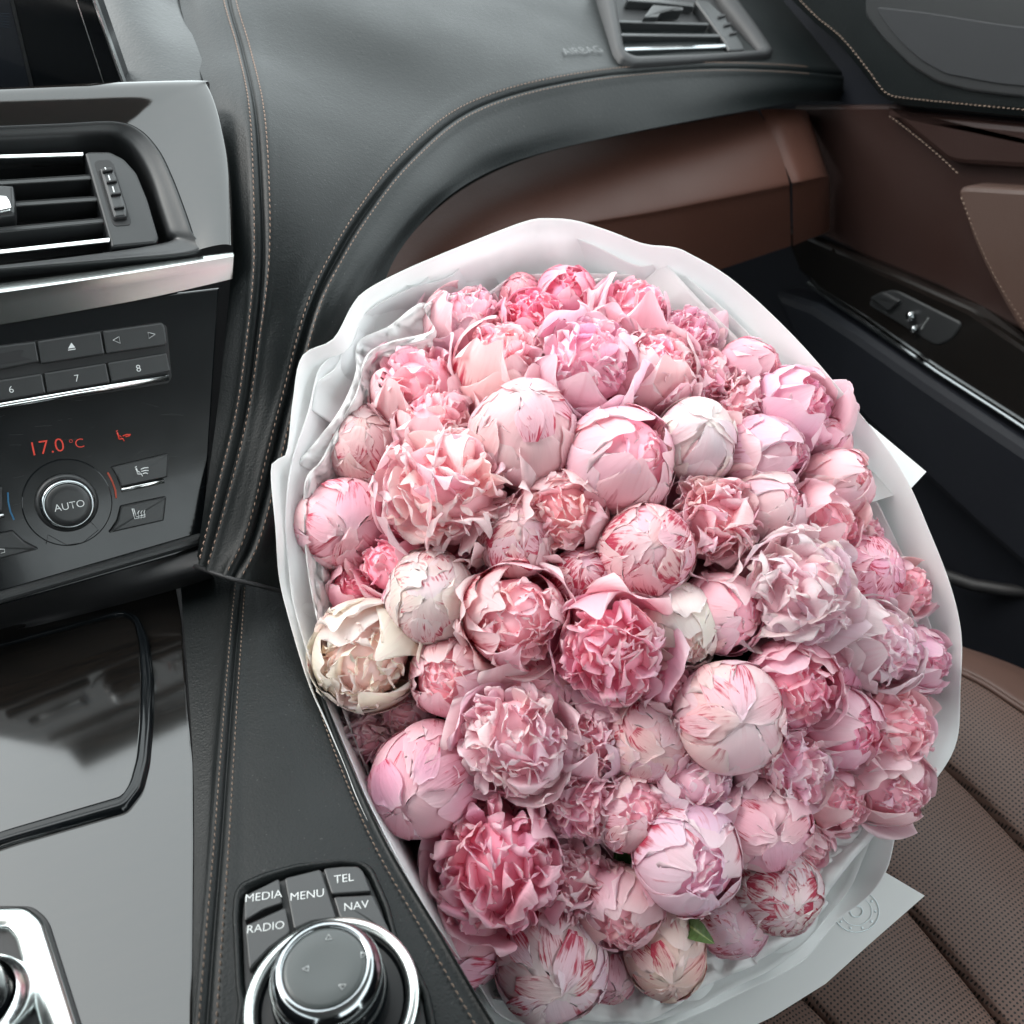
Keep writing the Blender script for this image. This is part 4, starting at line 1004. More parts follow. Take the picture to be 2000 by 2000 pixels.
# x, y, r (1932-wide picture), form, tint, streaks, facing (right, up), nearer, label
FL = [
 (985,557,42,'A','deep',.35,(.0,.5),-.02,"small dark pink bud tucked under the paper at the top of the bouquet"),
 (1065,562,60,'H','hot',.30,(.1,.55),-.012,"round hot pink bud at the very top, touching the upper paper rim"),
 (1008,612,66,'B','hot',.15,(-.1,.55),-.006,"hot pink half-open peony with broad plain petals just below the top buds"),
 (1192,598,72,'D','pink',.10,(.25,.75),-.004,"pink peony with pointed petals spiking up against the upper paper"),
 (880,618,80,'B','pale',.45,(.25,.70),-.008,"pale peony behind the folded tissue corner, petals streaked crimson"),
 (948,692,92,'B','pale',.50,(.05,.62),.006,"pale peony with crinkled crown between the tissue corner and the bowl shaped flower"),
 (1108,690,98,'B','pale',.35,(.05,.42),.012,"bowl shaped open peony with wide outer cups and frilly pink heart near the top"),
 (1235,702,80,'B','pale',.15,(.15,.62),.002,"pale pink peony with folded tip above the plain cream bud"),
 (1292,640,58,'C','pink',.10,(.35,.60),-.010,"frilly pink peony at the upper edge next to the spiky one"),
 (1330,722,60,'C','pink',.10,(.35,.50),-.008,"loose ruffled pink peony squeezed behind the cream bud"),
 (1412,700,58,'H','pink',.15,(.75,.35),-.010,"smooth pink bud pointing outward along the upper paper rim"),
 (790,738,92,'B','pale',.30,(-.05,.62),.004,"pink peony with crumpled small opening beside the tissue fold, near the dashboard"),
 (822,802,74,'D','pale',.20,(.10,.75),.014,"pink cup of upright petals above the biggest ruffled peony"),
 (688,846,76,'S','pale',.55,(.05,.60),-.002,"pale bud with crimson tips against the crinkled tissue on the dashboard side"),
 (987,822,102,'A','pale',.28,(.05,.66),.020,"large smooth pale pink bud with one thin crimson crease, above the dusty open peony"),
 (1168,874,102,'H','pale',.22,(.45,.30),.016,"large smooth pink bud with a slit opening, beside the plain cream bud"),
 (1308,836,80,'A','cream',.02,(.20,.45),.012,"plain cream bud without any streaks, like a white ball"),
 (1442,862,78,'H','pink',.25,(.75,.20),.006,"satin pink bud lying sideways next to the plain cream bud"),
 (1395,764,62,'C','pale',.10,(.45,.45),-.006,"pale ruffled peony between the plain cream bud and the upper paper"),
 (1492,778,76,'D','pink',.15,(.55,.45),-.004,"wide open pink peony with a pointed petal sticking out towards the door"),
 (1556,835,50,'A','pink',.35,(.75,.25),-.012,"small pink bud at the paper edge facing the door, behind the pointed petal flower"),
 (1578,915,66,'H','pale',.30,(.60,.30),-.002,"pale pink bud with red crease at the paper on the door side"),
 (842,932,128,'C','blush',.16,(-.02,.38),.022,"biggest ruffled pale pink peony, fully open with jagged petal tips"),
 (642,990,86,'A','pale',.45,(.40,-.10),.006,"smooth pink bud with torn crimson patch at the tissue on the dashboard side"),
 (1062,970,92,'B','dusty',.12,(-.05,.10),.012,"dusty open peony with deep dark heart and one cream outer petal"),
 (980,1018,74,'S','dusty',.60,(-.05,.45),.016,"scaly bud edged crimson under the dusty open peony"),
 (1216,1040,92,'S','pale',.68,(.10,.28),.018,"plump bud striped crimson in the middle of the bouquet"),
 (1342,988,96,'C','dusty',.18,(.10,.20),.006,"dusty pink crumpled open peony between the striped middle bud and the door side"),
 (1448,962,80,'H','pale',.35,(.45,.35),.004,"pale pink bud with dewdrops below the satin pink sideways bud"),
 (1546,990,70,'D','pale',.10,(.50,.30),-.002,"pale peony with one fan shaped petal, near the door side edge"),
 (1622,1012,42,'C','pink',.25,(.7,.2),-.014,"small frilly pink bloom jammed against the paper on the door side"),
 (1632,1078,68,'S','pink',.60,(.40,.35),-.002,"pink bud with bright red top at the door side"),
 (1492,1112,112,'C','blush',.12,(.35,.10),.022,"large white and blush open peony in the door side half, creased silky petals"),
 (816,1122,84,'S','cream',.35,(.05,.15),.020,"white scaled bud with crimson nicks, next to the flower with crimson striped cups"),
 (976,1166,98,'B','pale',.80,(.18,.02),.022,"half open flower with crimson striped outer cups beside the white scaled bud"),
 (1098,1088,62,'S','pale',.85,(.0,.45),.004,"small crimson veined bud squeezed under the dusty open peony"),
 (1152,1222,100,'C','pink',.28,(-.05,-.28),.024,"pink peony open downward with ruffled lower half, in the centre"),
 (1284,1188,80,'H','cream',.10,(.30,-.45),.012,"cream white bud with small brown mouth next to the downward open pink peony"),
 (1362,1158,80,'H','pale',.45,(.40,.10),.008,"pink bud veined crimson between the cream mouthed bud and the large blush peony"),
 (674,1104,56,'B','deep',.45,(.20,.35),-.008,"dark pink withered bloom half hidden above the white cup peony"),
 (738,1068,62,'D','pink',.12,(-.35,.45),.006,"pink flower showing one tall wavy petal edge above the white scaled bud"),
 (690,1240,100,'B','cream',.14,(-.05,-.12),.024,"white cup peony half open beside the console, cream outer petals"),
 (850,1278,78,'H','pale',.60,(-.12,.12),.010,"pink bud with crimson brush marks and green base under the white scaled bud"),
 (1022,1292,66,'A','pink',.15,(.30,.30),-.004,"plain pink bud half hidden under the flower with crimson striped cups"),
 (966,1395,104,'C','blush',.26,(.12,.22),.024,"pale open peony with wrinkled heart and smooth cups below, lower middle"),
 (806,1466,104,'A','pink',.20,(-.32,-.20),.020,"large glossy plain pink bud beside the console"),
 (692,1395,60,'C','blush',.15,(-.30,.20),-.004,"pale frilly bloom squeezed by the paper next to the console"),
 (1112,1405,78,'B','pale',.30,(.20,.25),.004,"upright pale peony beside the wrinkled heart peony"),
 (1105,1508,76,'C','dusty',.24,(.15,-.25),.006,"dusty open bloom with narrow inner petals under the upright pale peony"),
 (1222,1392,80,'S','dusty',.32,(.05,-.10),.006,"dusty pink scaled bud next to the largest white pink bud"),
 (1250,1298,56,'D','pale',.10,(.40,.20),.010,"loose pink petals over the scaled bud"),
 (1372,1352,106,'A','blush',.35,(.05,.12),.026,"largest white pink bud, round and closed with thin red lines"),
 (1490,1290,86,'B','pink',.42,(.15,-.22),.020,"deep pink half open peony with dark ruffled mouth beside the largest bud"),
 (1577,1250,58,'A','pink',.20,(.45,.10),-.004,"plain pink bud between the deep mouthed peony and the cream red peony"),
 (1648,1222,82,'B','blush',.50,(.40,.25),.008,"cream peony with red and green base near the door side edge"),
 (1730,1242,58,'B','mauve',.25,(.65,.05),-.006,"mauve pink peony at the outermost door side edge"),
 (1702,1112,54,'D','pink',.10,(.65,.25),-.010,"soft pink peony leaning on the paper at the door side"),
 (1585,1372,80,'H','pink',.40,(.30,.10),.006,"pink bud with red fold under the cream red peony"),
 (1672,1370,82,'C','pale',.12,(.50,.15),-.002,"pale silky open peony at the edge above the seat"),
 (1672,1476,76,'B','pale',.30,(.45,-.10),-.002,"bowl like pale bud at the rim above the seat"),
 (1476,1450,86,'C','blush',.20,(.25,.15),.008,"pale open bloom with white straw like petals in the lower seat side half"),
 (1570,1508,60,'B','dusty',.28,(.35,.05),-.006,"dusty pale bloom between the straw petal bloom and the bowl like bud"),
 (1312,1472,78,'D','blush',.12,(.30,.45),.004,"blush petals folded over between the dusty scaled bud and the straw petal bloom"),
 (1430,1558,88,'A','dusty',.16,(.10,.05),.012,"smooth grey pink bud above the green leaf"),
 (1196,1528,80,'H','pale',.58,(.30,.35),.010,"pink bud with red stained top beside the crimson veined white bud"),
 (1300,1622,104,'H','blush',.62,(.22,-.02),.028,"large white bud veined crimson in the lower part"),
 (938,1632,120,'C','deep',.22,(-.02,.12),.026,"large deep pink fully ruffled peony near the console knob"),
 (1082,1662,80,'C','dusty',.25,(.20,.05),.002,"dusty small hearted bloom attached beside the deep pink ruffled peony"),
 (1170,1712,82,'H','pale',.42,(.05,-.25),.008,"pink bud with brown green top under the small hearted bloom"),
 (862,1762,94,'A','mauve',.30,(-.15,-.20),.010,"mauve pink bud in the lowest corner next to the console knob"),
 (1042,1812,104,'A','blush',.66,(.12,-.12),.016,"pale bud with long red flames at the bottom of the bouquet"),
 (1150,1832,54,'A','mauve',.35,(.20,-.15),-.006,"pink bud hidden at the bottom between two larger buds"),
 (1254,1800,80,'A','olive',.42,(.05,-.35),.010,"yellow green based pink bud on the bottom tissue"),
 (1376,1738,68,'S','pale',.45,(.25,-.10),-.002,"pink bud beside the small green leaf at the bottom"),
 (1466,1684,84,'S','blush',.82,(.15,-.05),.008,"white bud with broad crimson stripes at the lower seat side corner"),
 (905,1550,62,'B','pale',.35,(-.1,.2),-.012,"pale bloom half hidden between the glossy plain bud and the large deep pink ruffled peony"),
 (1012,1560,52,'D','pale',.25,(.1,.4),-.012,"pale petals half hidden between the wrinkled heart peony and the deep pink ruffled peony"),
 (1132,1312,54,'B','pink',.35,(.1,.2),-.014,"small pink bloom half hidden below the downward open pink peony"),
 (1352,1560,58,'C','pale',.25,(.1,.3),-.012,"pale frilly bloom half hidden between the crimson veined white bud and the straw petal bloom"),
 (762,1350,58,'D','blush',.25,(-.2,.2),-.012,"blush petals half hidden between the white cup peony and the glossy plain pink bud"),
 (1410,1642,56,'B','pale',.30,(.2,.1),-.012,"pale bloom half hidden behind the crimson veined white bud near the bottom"),
 (1400,1048,58,'D','pale',.20,(.3,.3),-.010,"pale petals half hidden between the dusty crumpled peony and the large blush peony"),
 (905,1075,52,'B','pink',.40,(-.1,.2),-.012,"pink bloom half hidden between the white scaled bud and the scaly bud"),
 (1520,590*2+20,52,'B','pale',.30,(.3,.0),-.010,"pale bloom half hidden between the large blush peony and the deep mouthed peony"),
 (1520,1590,44,'D','pale',.12,(.45,-.25),-.008,"small pale petal bloom by the tissue below the smooth grey pink bud"),
]
RND = random.Random(11)
def prof(u, base=.34, peak=.62):
    if u < peak:
        return base+(1-base)*math.sin(u/peak*math.pi/2)**.9
    return math.sqrt(max(0.0, 1-((u-peak)/(1.04-peak))**2.4))
def make_petal(name, P, nu, nv):
    V = P.reshape(-1, 3)
    Fc = [(i*nv+j, i*nv+j+1, (i+1)*nv+j+1, (i+1)*nv+j) for i in range(nu-1) for j in range(nv-1)]
    U = np.stack(np.meshgrid(np.linspace(0, 1, nu), np.linspace(0, 1, nv), indexing='ij')[::-1], -1).reshape(-1, 2)
    return mesh(name, V, Fc, True, U)
def waves(rng, n, k0, k1):
    return [(rng.uniform(k0, k1), rng.uniform(0, 6.28), rng.uniform(-1, 1)) for _ in range(n)]
SHAPE = [0]*6; SZ = [1]
def shape(c):
    a = SHAPE
    return .042*math.sin(2.2*c[0]+a[0])+.042*math.sin(2.4*c[1]+a[1])+.03*math.sin(3.1*c[2]+a[2])+.012*math.sin(5*c[0]+4*c[1]+a[3])+.010*math.sin(6*c[2]-5*c[1]+a[4])
def sphere_petal(rng, th, ph_tip, ph_base, halfw, R, lift, curl, ruf, notch, nu=11, nv=11, sz=1.0, twist=0.0):
    """petal lying on a ball: from ph_base (underneath) to ph_tip (near the pole)"""
    P = np.zeros((nu, nv, 3))
    wn = waves(rng, 4, 2, 6.5); wr = waves(rng, 3, 1.5, 4.5); wl_ = waves(rng, 3, 1, 3)
    ru = rng.uniform(.55, .70)
    for i in range(nu):
        u = i/(nu-1)
        for j in range(nv):
            v = -1+2*j/(nv-1)
            tipn = sum(a*math.sin(k*v+p) for k, p, a in wn)/2.5
            uu = u*(1-.20*abs(v)**2.6*u+notch*tipn*u*u)
            ph = ph_base+(ph_tip-ph_base)*uu
            a = halfw*prof(u, .45, ru)*v
            th2 = th+twist*u
            c = (math.sin(ph)*math.cos(th2), math.sin(ph)*math.sin(th2), math.cos(ph))
            e = (-math.sin(th2), math.cos(th2), 0)
            ca0, sa0 = math.cos(a), math.sin(a)
            lowf = sum(q*math.sin(k*(u*2+v)+p) for k, p, q in wl_)/3
            dr = (ca0*c[0]+sa0*e[0], ca0*c[1]+sa0*e[1], ca0*c[2]+sa0*e[2])
            r = R*(1+lift*u**2.5+shape(dr)+.006*lowf+curl*max(0, u-.72)**1.5*6+.007*abs(v)**3
                   + ruf*u*u*sum(q*math.sin(k*v+p) for k, p, q in wr)/2)
            ca, sa = math.cos(a), math.sin(a)
            P[i, j] = (r*(ca*c[0]+sa*e[0]), r*(ca*c[1]+sa*e[1]), r*(ca*c[2]+sa*e[2])*sz)
    return P
def radial_petal(rng, th, ph, r0, r1, hw, lean, flare, ruf, spin, notch, nu=12, nv=12):
    """ruffled inner petal: rises from the heart, then curls over towards the pole"""
    P = np.zeros((nu, nv, 3))
    wn = waves(rng, 3, 1.5, 6); wr = waves(rng, 3, 1.5, 5); pk = rng.uniform(.55, .72); tw = rng.uniform(-.3, .3)
    for i in range(nu):
        u = i/(nu-1)
        for j in range(nv):
            v = -1+2*j/(nv-1)
            tipn = sum(a*math.sin(k*v+p) for k, p, a in wn)/2
            uu = max(0.0, u*(1-.22*abs(v)**2.4*u+notch*tipn*u*u))
            p_ = ph+lean*max(0.0, 1-uu)**1.4-lean*.35+flare*max(0, uu-.6)**2
            t_ = th+tw*uu
            sp, cp, st_, ct = math.sin(p_), math.cos(p_), math.sin(t_), math.cos(t_)
            c = (sp*ct, sp*st_, cp); et = (-st_, ct, 0); ep = (cp*ct, cp*st_, -sp)
            e = [et[k]*math.cos(spin)+ep[k]*math.sin(spin) for k in range(3)]
            n = [-et[k]*math.sin(spin)+ep[k]*math.cos(spin) for k in range(3)]
            a = hw*prof(u, .45, pk)*v
            r = r0+(r1-r0)*math.sin(min(1, uu)*math.pi/2)**.85
            w_ = ruf*u**1.5*sum(q*math.sin(k*v+p+u*.8) for k, p, q in wr)
            for k in range(3):
                P[i, j, k] = r*(math.cos(a)*c[k]+math.sin(a)*e[k])+n[k]*w_
            P[i, j] *= 1+.25*ruf*u*u*math.sin(wr[0][0]*1.7*v+wr[1][1])
    return P
def build_flower(idx, form, rng):
    """list of (part name, points, nu, nv)"""
    out = []
    ga = 2.39996
    th0 = rng.uniform(0, 6.28)
    D = math.radians
    if form == 'A':
        sz = rng.uniform(.92, 1.12); SZ[0] = sz
        N = 15
        for i in range(N):
            f = i/(N-1)
            tip = D(74-66*f**1.0+rng.uniform(-16, 14)); tip = max(tip, D(2))
            if i < 3: tip = D(rng.uniform(48, 92))
            if i > 8: tip = D(rng.uniform(-22, 4))
            R = 1.0-.0055*i
            out.append(('petal', sphere_petal(rng, th0+ga*i+rng.uniform(-.3, .3), tip, D(168), D(rng.uniform(36, 58))*(1 if i < 9 else .85), R,
                        rng.uniform(-.004, .014), rng.uniform(-.05, .012), rng.uniform(.004, .012), rng.uniform(.03, .12), 16, 15, sz, rng.uniform(-.25, .25)), 16, 15))
        for i in range(rng.randint(10, 16)):         # narrow slips pressed on the ball
            tip = D(rng.uniform(18, 92)); ln = D(rng.uniform(38, 70))
            out.append(('petal', sphere_petal(rng, rng.uniform(0, 6.28), tip, tip+ln, D(rng.uniform(8, 19)), rng.uniform(1.0, 1.012),
                        rng.uniform(-.008, .014), rng.uniform(-.03, .02), .008, rng.uniform(.05, .16), 8, 7, sz, rng.uniform(-.3, .3)), 8, 7))
        for i in range(rng.randint(4, 8)):           # tips pinched at the pole
            out.append(('petal', sphere_petal(rng, rng.uniform(0, 6.28), D(rng.uniform(-6, 8)), D(rng.uniform(45, 70)), D(rng.uniform(10, 22)), rng.uniform(.95, .995),
                        rng.uniform(-.01, .04), rng.uniform(-.05, .06), .02, .10, 8, 7, sz), 8, 7))
        core = .905
    elif form == 'S':                                # bud made of many small scales
        sz = rng.uniform(.90, 1.06); SZ[0] = sz
        for i in range(8):
            out.append(('petal', sphere_petal(rng, th0+ga*i, D(rng.uniform(38, 86)), D(168), D(rng.uniform(38, 56)), .985-.003*i, rng.uniform(-.004, .01), rng.uniform(-.04, .01),
                        .008, rng.uniform(.04, .12), 15, 15, sz, rng.uniform(-.2, .2)), 15, 15))
        for i in range(7):
            out.append(('petal', sphere_petal(rng, th0+ga*i+.5, D(rng.uniform(-24, 2)), D(rng.uniform(80, 120)), D(rng.uniform(26, 42)), .968-.003*i, 0, rng.uniform(-.03, .01),
                        .008, rng.uniform(.04, .12), 13, 13, sz, rng.uniform(-.3, .3)), 13, 13))
        for i in range(34):
            tip = D(-8+100*((33-i)/33)**.85+rng.uniform(-8, 8)); ln = D(rng.uniform(34, 62))
            out.append(('petal', sphere_petal(rng, th0+ga*i+rng.uniform(-.4, .4), tip, tip+ln, D(rng.uniform(13, 30)), 1.004-.0008*i,
                        rng.uniform(-.006, .022), rng.uniform(-.05, .05), rng.uniform(.006, .018), rng.uniform(.06, .17), 11, 11, sz, rng.uniform(-.5, .5)), 11, 11))
        core = .90
    elif form == 'H':                                # bud whose mouth has begun to open
        sz = rng.uniform(.96, 1.10); SZ[0] = sz
        op = rng.uniform(20, 34)
        for i in range(13):
            tip = D(op+(rng.uniform(6, 46) if i < 5 else rng.uniform(-14, 10)))
            out.append(('petal', sphere_petal(rng, th0+ga*i+rng.uniform(-.3, .3), tip, D(168), D(rng.uniform(34, 54)), 1.0-.0055*i,
                        rng.uniform(-.004, .02), rng.uniform(-.06, .07), rng.uniform(.006, .02), rng.uniform(.05, .15), 15, 15, sz, rng.uniform(-.3, .3)), 15, 15))
        for i in range(rng.randint(6, 10)):
            tip = D(rng.uniform(34, 96)); ln = D(rng.uniform(36, 64))
            out.append(('petal', sphere_petal(rng, rng.uniform(0, 6.28), tip, tip+ln, D(rng.uniform(8, 20)), rng.uniform(1.0, 1.014),
                        rng.uniform(-.006, .02), rng.uniform(-.03, .05), .01, rng.uniform(.06, .16), 10, 10, sz, rng.uniform(-.3, .3)), 10, 10))
        for i in range(20):
            ph = D((op+8)*math.sqrt((i+.5)/20))
            out.append(('inner_petal', radial_petal(rng, th0+ga*i, ph, .35, rng.uniform(.84, .97)*sz, D(rng.uniform(9, 19)), D(rng.uniform(6, 34)), rng.choice((0, .8)),
                        rng.uniform(.015, .05), rng.gauss(0, .6), rng.uniform(.06, .18)), 12, 12))
        core = .80
    elif form in 'BD':
        op = rng.uniform(30, 46) if form == 'B' else rng.uniform(30, 52)
        N = 10 if form == 'B' else 11
        for i in range(N):
            outer = i < 5
            tip = D(op+(rng.uniform(8, 34) if outer else rng.uniform(-10, 10)))
            out.append(('petal', sphere_petal(rng, th0+ga*i+rng.uniform(-.3, .3), tip, D(168), D(rng.uniform(38, 60)), 1.0-.012*i,
                        rng.uniform(-.02, .08)+(.16 if form == 'D' and rng.random() < .5 else 0), rng.uniform(-.10, .22 if form == 'B' else .30), rng.uniform(.02, .06),
                        rng.uniform(.06, .16), 15, 16, 1.04, rng.uniform(-.25, .25)), 15, 16))
        for i in range(5):
            tip = D(rng.uniform(50, 100)); ln = D(rng.uniform(38, 60))
            out.append(('petal', sphere_petal(rng, rng.uniform(0, 6.28), tip, tip+ln, D(rng.uniform(12, 26)), 1.012, .02, rng.uniform(0, .10), .02, .12, 8, 8, 1.04), 8, 8))
        n = 50 if form == 'B' else 38
        for i in range(n):
            ph = D((op+24)*math.sqrt((i+.5)/n)); th = th0+ga*i+rng.uniform(-.3, .3)
            out.append(('inner_petal', radial_petal(rng, th, ph, .30, rng.uniform(.80, .97), D(rng.uniform(8, 20)), D(rng.uniform(2, 38)), rng.choice((0, 0, .8, 1.4)),
                        rng.uniform(.02, .06), rng.gauss(0, .75), rng.uniform(.06, .20)), 12, 12))
        core = .70
    else:
        N = 8
        for i in range(N):
            tip = D(rng.uniform(54, 86))
            out.append(('petal', sphere_petal(rng, th0+ga*i+rng.uniform(-.3, .3), tip, D(165), D(rng.uniform(36, 56)), 1.0-.012*i,
                        rng.uniform(.0, .14), rng.uniform(-.04, .36), rng.uniform(.03, .08), rng.uniform(.08, .2), 15, 16, 1.0, rng.uniform(-.3, .3)), 15, 16))
        n = 84
        for i in range(n):
            ph = D(80*math.sqrt((i+.5)/n)); th = th0+ga*i+rng.uniform(-.35, .35)
            big = rng.random() < .35
            out.append(('inner_petal', radial_petal(rng, th, ph, .30, rng.uniform(.82, 1.05), D(rng.uniform(17, 28) if big else rng.uniform(8, 18)), D(rng.uniform(0, 36)), rng.choice((0, 0, 1.2, 1.8)),
                        rng.uniform(.02, .07), rng.gauss(0, .85), rng.uniform(.08, .24)), 12, 12))
        core = .68
    return out, core
def ball_mesh(name, r, n=10, m=14, zc=0.0):
    V = []; Fc = []
    for i in range(n+1):
        a = math.pi*i/n
        for j in range(m):
            b = 2*math.pi*j/m; V.append((r*math.sin(a)*math.cos(b), r*math.sin(a)*math.sin(b), zc+r*math.cos(a)))
    for i in range(n):
        for j in range(m):
            Fc.append((i*m+j, (i+1)*m+j, (i+1)*m+(j+1) % m, i*m+(j+1) % m))
    return mesh(name, V, Fc)
core_meshes = {}
_n, _l = MT["core"].node_tree.nodes, MT["core"].node_tree.links
_oi = _n.new("ShaderNodeObjectInfo"); _l.new(_oi.outputs["Color"], _n["Principled BSDF"].inputs["Base Color"])
calyx = None
for idx, (x, y, r, form, tint, stk, (ax, ay), near, label) in enumerate(FL):
    rng = random.Random(1000+idx*7+(3 if idx == 34 else 0))
    px, py = x*K, y*K
    d = dome(px, py)-near*.9
    rad = r*K*d/FPX*(1.03 if form in 'AHS' else 1.08)
    az = math.sqrt(max(.05, 1-ax*ax-ay*ay))
    axis = (Rv*ax+Uv*ay-Fv*az).normalized()
    pos = at(px, py, d)
    o = thing("peony", label, "peony", pos, "peonies packed in the wrapped bouquet")
    q = axis.to_track_quat('Z', 'Y')
    o.matrix_world = Matrix.LocRotScale(pos, q, Vector((rad, rad, rad)))
    o.rotation_mode = 'XYZ'
    col = Vector(TINT[tint]); col = Vector((c*rng.uniform(.96, 1.04) for c in col))
    SHAPE[:] = [rng.uniform(0, 6.28) for _ in range(6)]
    parts, cr_ = build_flower(idx, form, rng)
    for nm, P, nu, nv in parts:
        me = make_petal(nm, P, nu, nv); me.materials.append(MT["petal"])
        p = bpy.data.objects.new(nm, me); COL.objects.link(p); p.parent = o
        jit = rng.uniform(.94, 1.05)
        p.color = (min(1, col[0]*jit), min(1, col[1]*jit*rng.uniform(.94, 1.05)), min(1, col[2]*jit*rng.uniform(.95, 1.05)), min(1, max(0, stk*rng.uniform(.55, 1.35)*(.5 if nm == 'inner_petal' else 1))))
    hm = ball_mesh("heart", 1.0)
    for vt in hm.vertices:
        vt.co *= cr_*(1+shape(vt.co.normalized()))
        if form in 'AHS': vt.co.z *= SZ[0]
    hm.materials.append(MT["core"])
    p = bpy.data.objects.new("heart", hm); COL.objects.link(p); p.parent = o; p.color = (col[0], col[1]*.72, col[2]*.78, 1)
    if calyx is None:
        V = []; Fc = []
        prof_ = [(.0, -1.07), (.30, -1.05), (.52, -.93), (.62, -.80)]
        for rr, h in prof_:
            for k in range(15):
                a = 2*math.pi*k/15; lob = 1+.12*math.cos(5*a)*(rr > .4)
                V.append((rr*math.cos(a), rr*math.sin(a), h+(.12*math.cos(5*a) if rr > .5 else 0)))
        for j in range(3):
            for k in range(15): Fc.append((j*15+k, j*15+(k+1) % 15, (j+1)*15+(k+1) % 15, (j+1)*15+k))
        calyx = mesh("calyx", V, Fc); calyx.materials.append(MT["green"])
    p = bpy.data.objects.new("calyx", calyx); COL.objects.link(p); p.parent = o
    # stem down to where the bunch is tied
    b0 = pos-axis*rad*1.02; e = TIE+(pos-at(px, py, d+.3))*0+(pos-CAM-(TIE-CAM))*.06
    mid = b0.lerp(e, .4)-axis*rad*.4
    inv = Matrix.LocRotScale(pos, q, Vector((rad, rad, rad))).inverted()
    pts = [inv @ (b0*(1-t)**2+mid*2*t*(1-t)+e*t*t) for t in (0, .2, .45, .7, 1)]
    sm = tube_mesh("stem", pts, .0035/rad, 6); sm.materials.append(MT["stem"])
    p = bpy.data.objects.new("stem", sm); COL.objects.link(p); p.parent = o

# ---- leaves
def leaf(pxs, w, label, dd, bend=.006):
    a, b = at(*pxs[0]), at(*pxs[1])
    t = (b-a); L = t.length; t.normalize()
    n = (CAM-a).normalized(); s = n.cross(t).normalized(); n = t.cross(s)
    nu, nv = 14, 7; P = np.zeros((nu, nv, 3))
    for i in range(nu):
        u = i/(nu-1); ww = w*math.sin(math.pi*min(1, (u*.93+.07)))**.8*(1-.25*u)
        for j in range(nv):
            v = -1+2*j/(nv-1)
            P[i, j] = a+t*(L*u)+s*(ww*v)+n*(bend*math.sin(u*3)+abs(v)*ww*.35+.0006*math.sin(u*30+v*3))
    o = link("leaf", grid_mesh("leaf", P), MT["leafgreen"])
    o["label"] = label; o["category"] = "leaf"; o["group"] = "green leaves showing between the peonies"
    o.location = (0, 0, 0)
def leaf_mat():
    mt, n, l, b = new_mat("leaf_green")
    uv = n.new("ShaderNodeUVMap"); uv.uv_map = "UVMap"; sx = n.new("ShaderNodeSeparateXYZ"); l.new(uv.outputs[0], sx.inputs[0])
    w = n.new("ShaderNodeTexWave"); w.inputs["Scale"].default_value = 3; w.inputs["Distortion"].default_value = 2; l.new(uv.outputs[0], w.inputs["Vector"])
    a = n.new("ShaderNodeMath"); a.operation = 'SUBTRACT'; a.inputs[1].default_value = .5; l.new(sx.outputs[1], a.inputs[0])
    a2 = n.new("ShaderNodeMath"); a2.operation = 'ABSOLUTE'; l.new(a.outputs[0], a2.inputs[0])
    m1 = n.new("ShaderNodeMapRange"); m1.inputs[1].default_value = .02; m1.inputs[2].default_value = .06; l.new(a2.outputs[0], m1.inputs[0])
    mx = n.new("ShaderNodeMix"); mx.data_type = 'RGBA'; mx.inputs[6].default_value = (.26, .34, .12, 1); mx.inputs[7].default_value = (.085, .15, .045, 1)
    l.new(m1.outputs[0], mx.inputs[0]); l.new(mx.outputs[2], b.inputs["Base Color"]); b.inputs["Roughness"].default_value = .4
    bp = n.new("ShaderNodeBump"); bp.inputs["Strength"].default_value = .2; bp.inputs["Distance"].default_value = .001
    l.new(w.outputs[0], bp.inputs["Height"]); l.new(bp.outputs[0], b.inputs["Normal"])
    return mt
MT["leafgreen"] = leaf_mat()
leaf([(1515, 1570, .665), (1600, 1630, .640)], .016, "green leaf wedged beside the smooth grey pink bud", 0)
leaf([(1335, 1800, .625), (1398, 1845, .602)], .008, "pointed small green leaf under the large crimson veined white bud", 0)
leaf([(1405, 940, .690), (1470, 925, .672)], .010, "green leaf sliver between the plain cream bud and the satin pink bud", 0)
# foliage packed under the heads, seen only as dark gaps
rngf = random.Random(3)
V = []; Fc = []
for i in range(900):
    a = rngf.uniform(0, 6.28); t = math.sqrt(rngf.random())*.92
    px, py = CXB+600*t*math.cos(a), CYB+690*t*math.sin(a)
    c = at(px, py, dome(px, py)+rngf.uniform(.055, .11))
    u = Vector((rngf.gauss(0, 1), rngf.gauss(0, 1), rngf.gauss(0, 1))).normalized()*rngf.uniform(.02, .04)
    w = u.orthogonal().normalized()*rngf.uniform(.006, .011)
    k = len(V); V += [c-u, c-u*.2+w, c+u, c-u*.2-w]; Fc += [(k, k+1, k+2), (k, k+2, k+3)]
o = link("foliage", mesh("foliage", V, Fc, False), MT["leafgreen"])
o["kind"] = "stuff"; o["label"] = "dark green leaves packed beneath the peony heads"; o["category"] = "foliage"

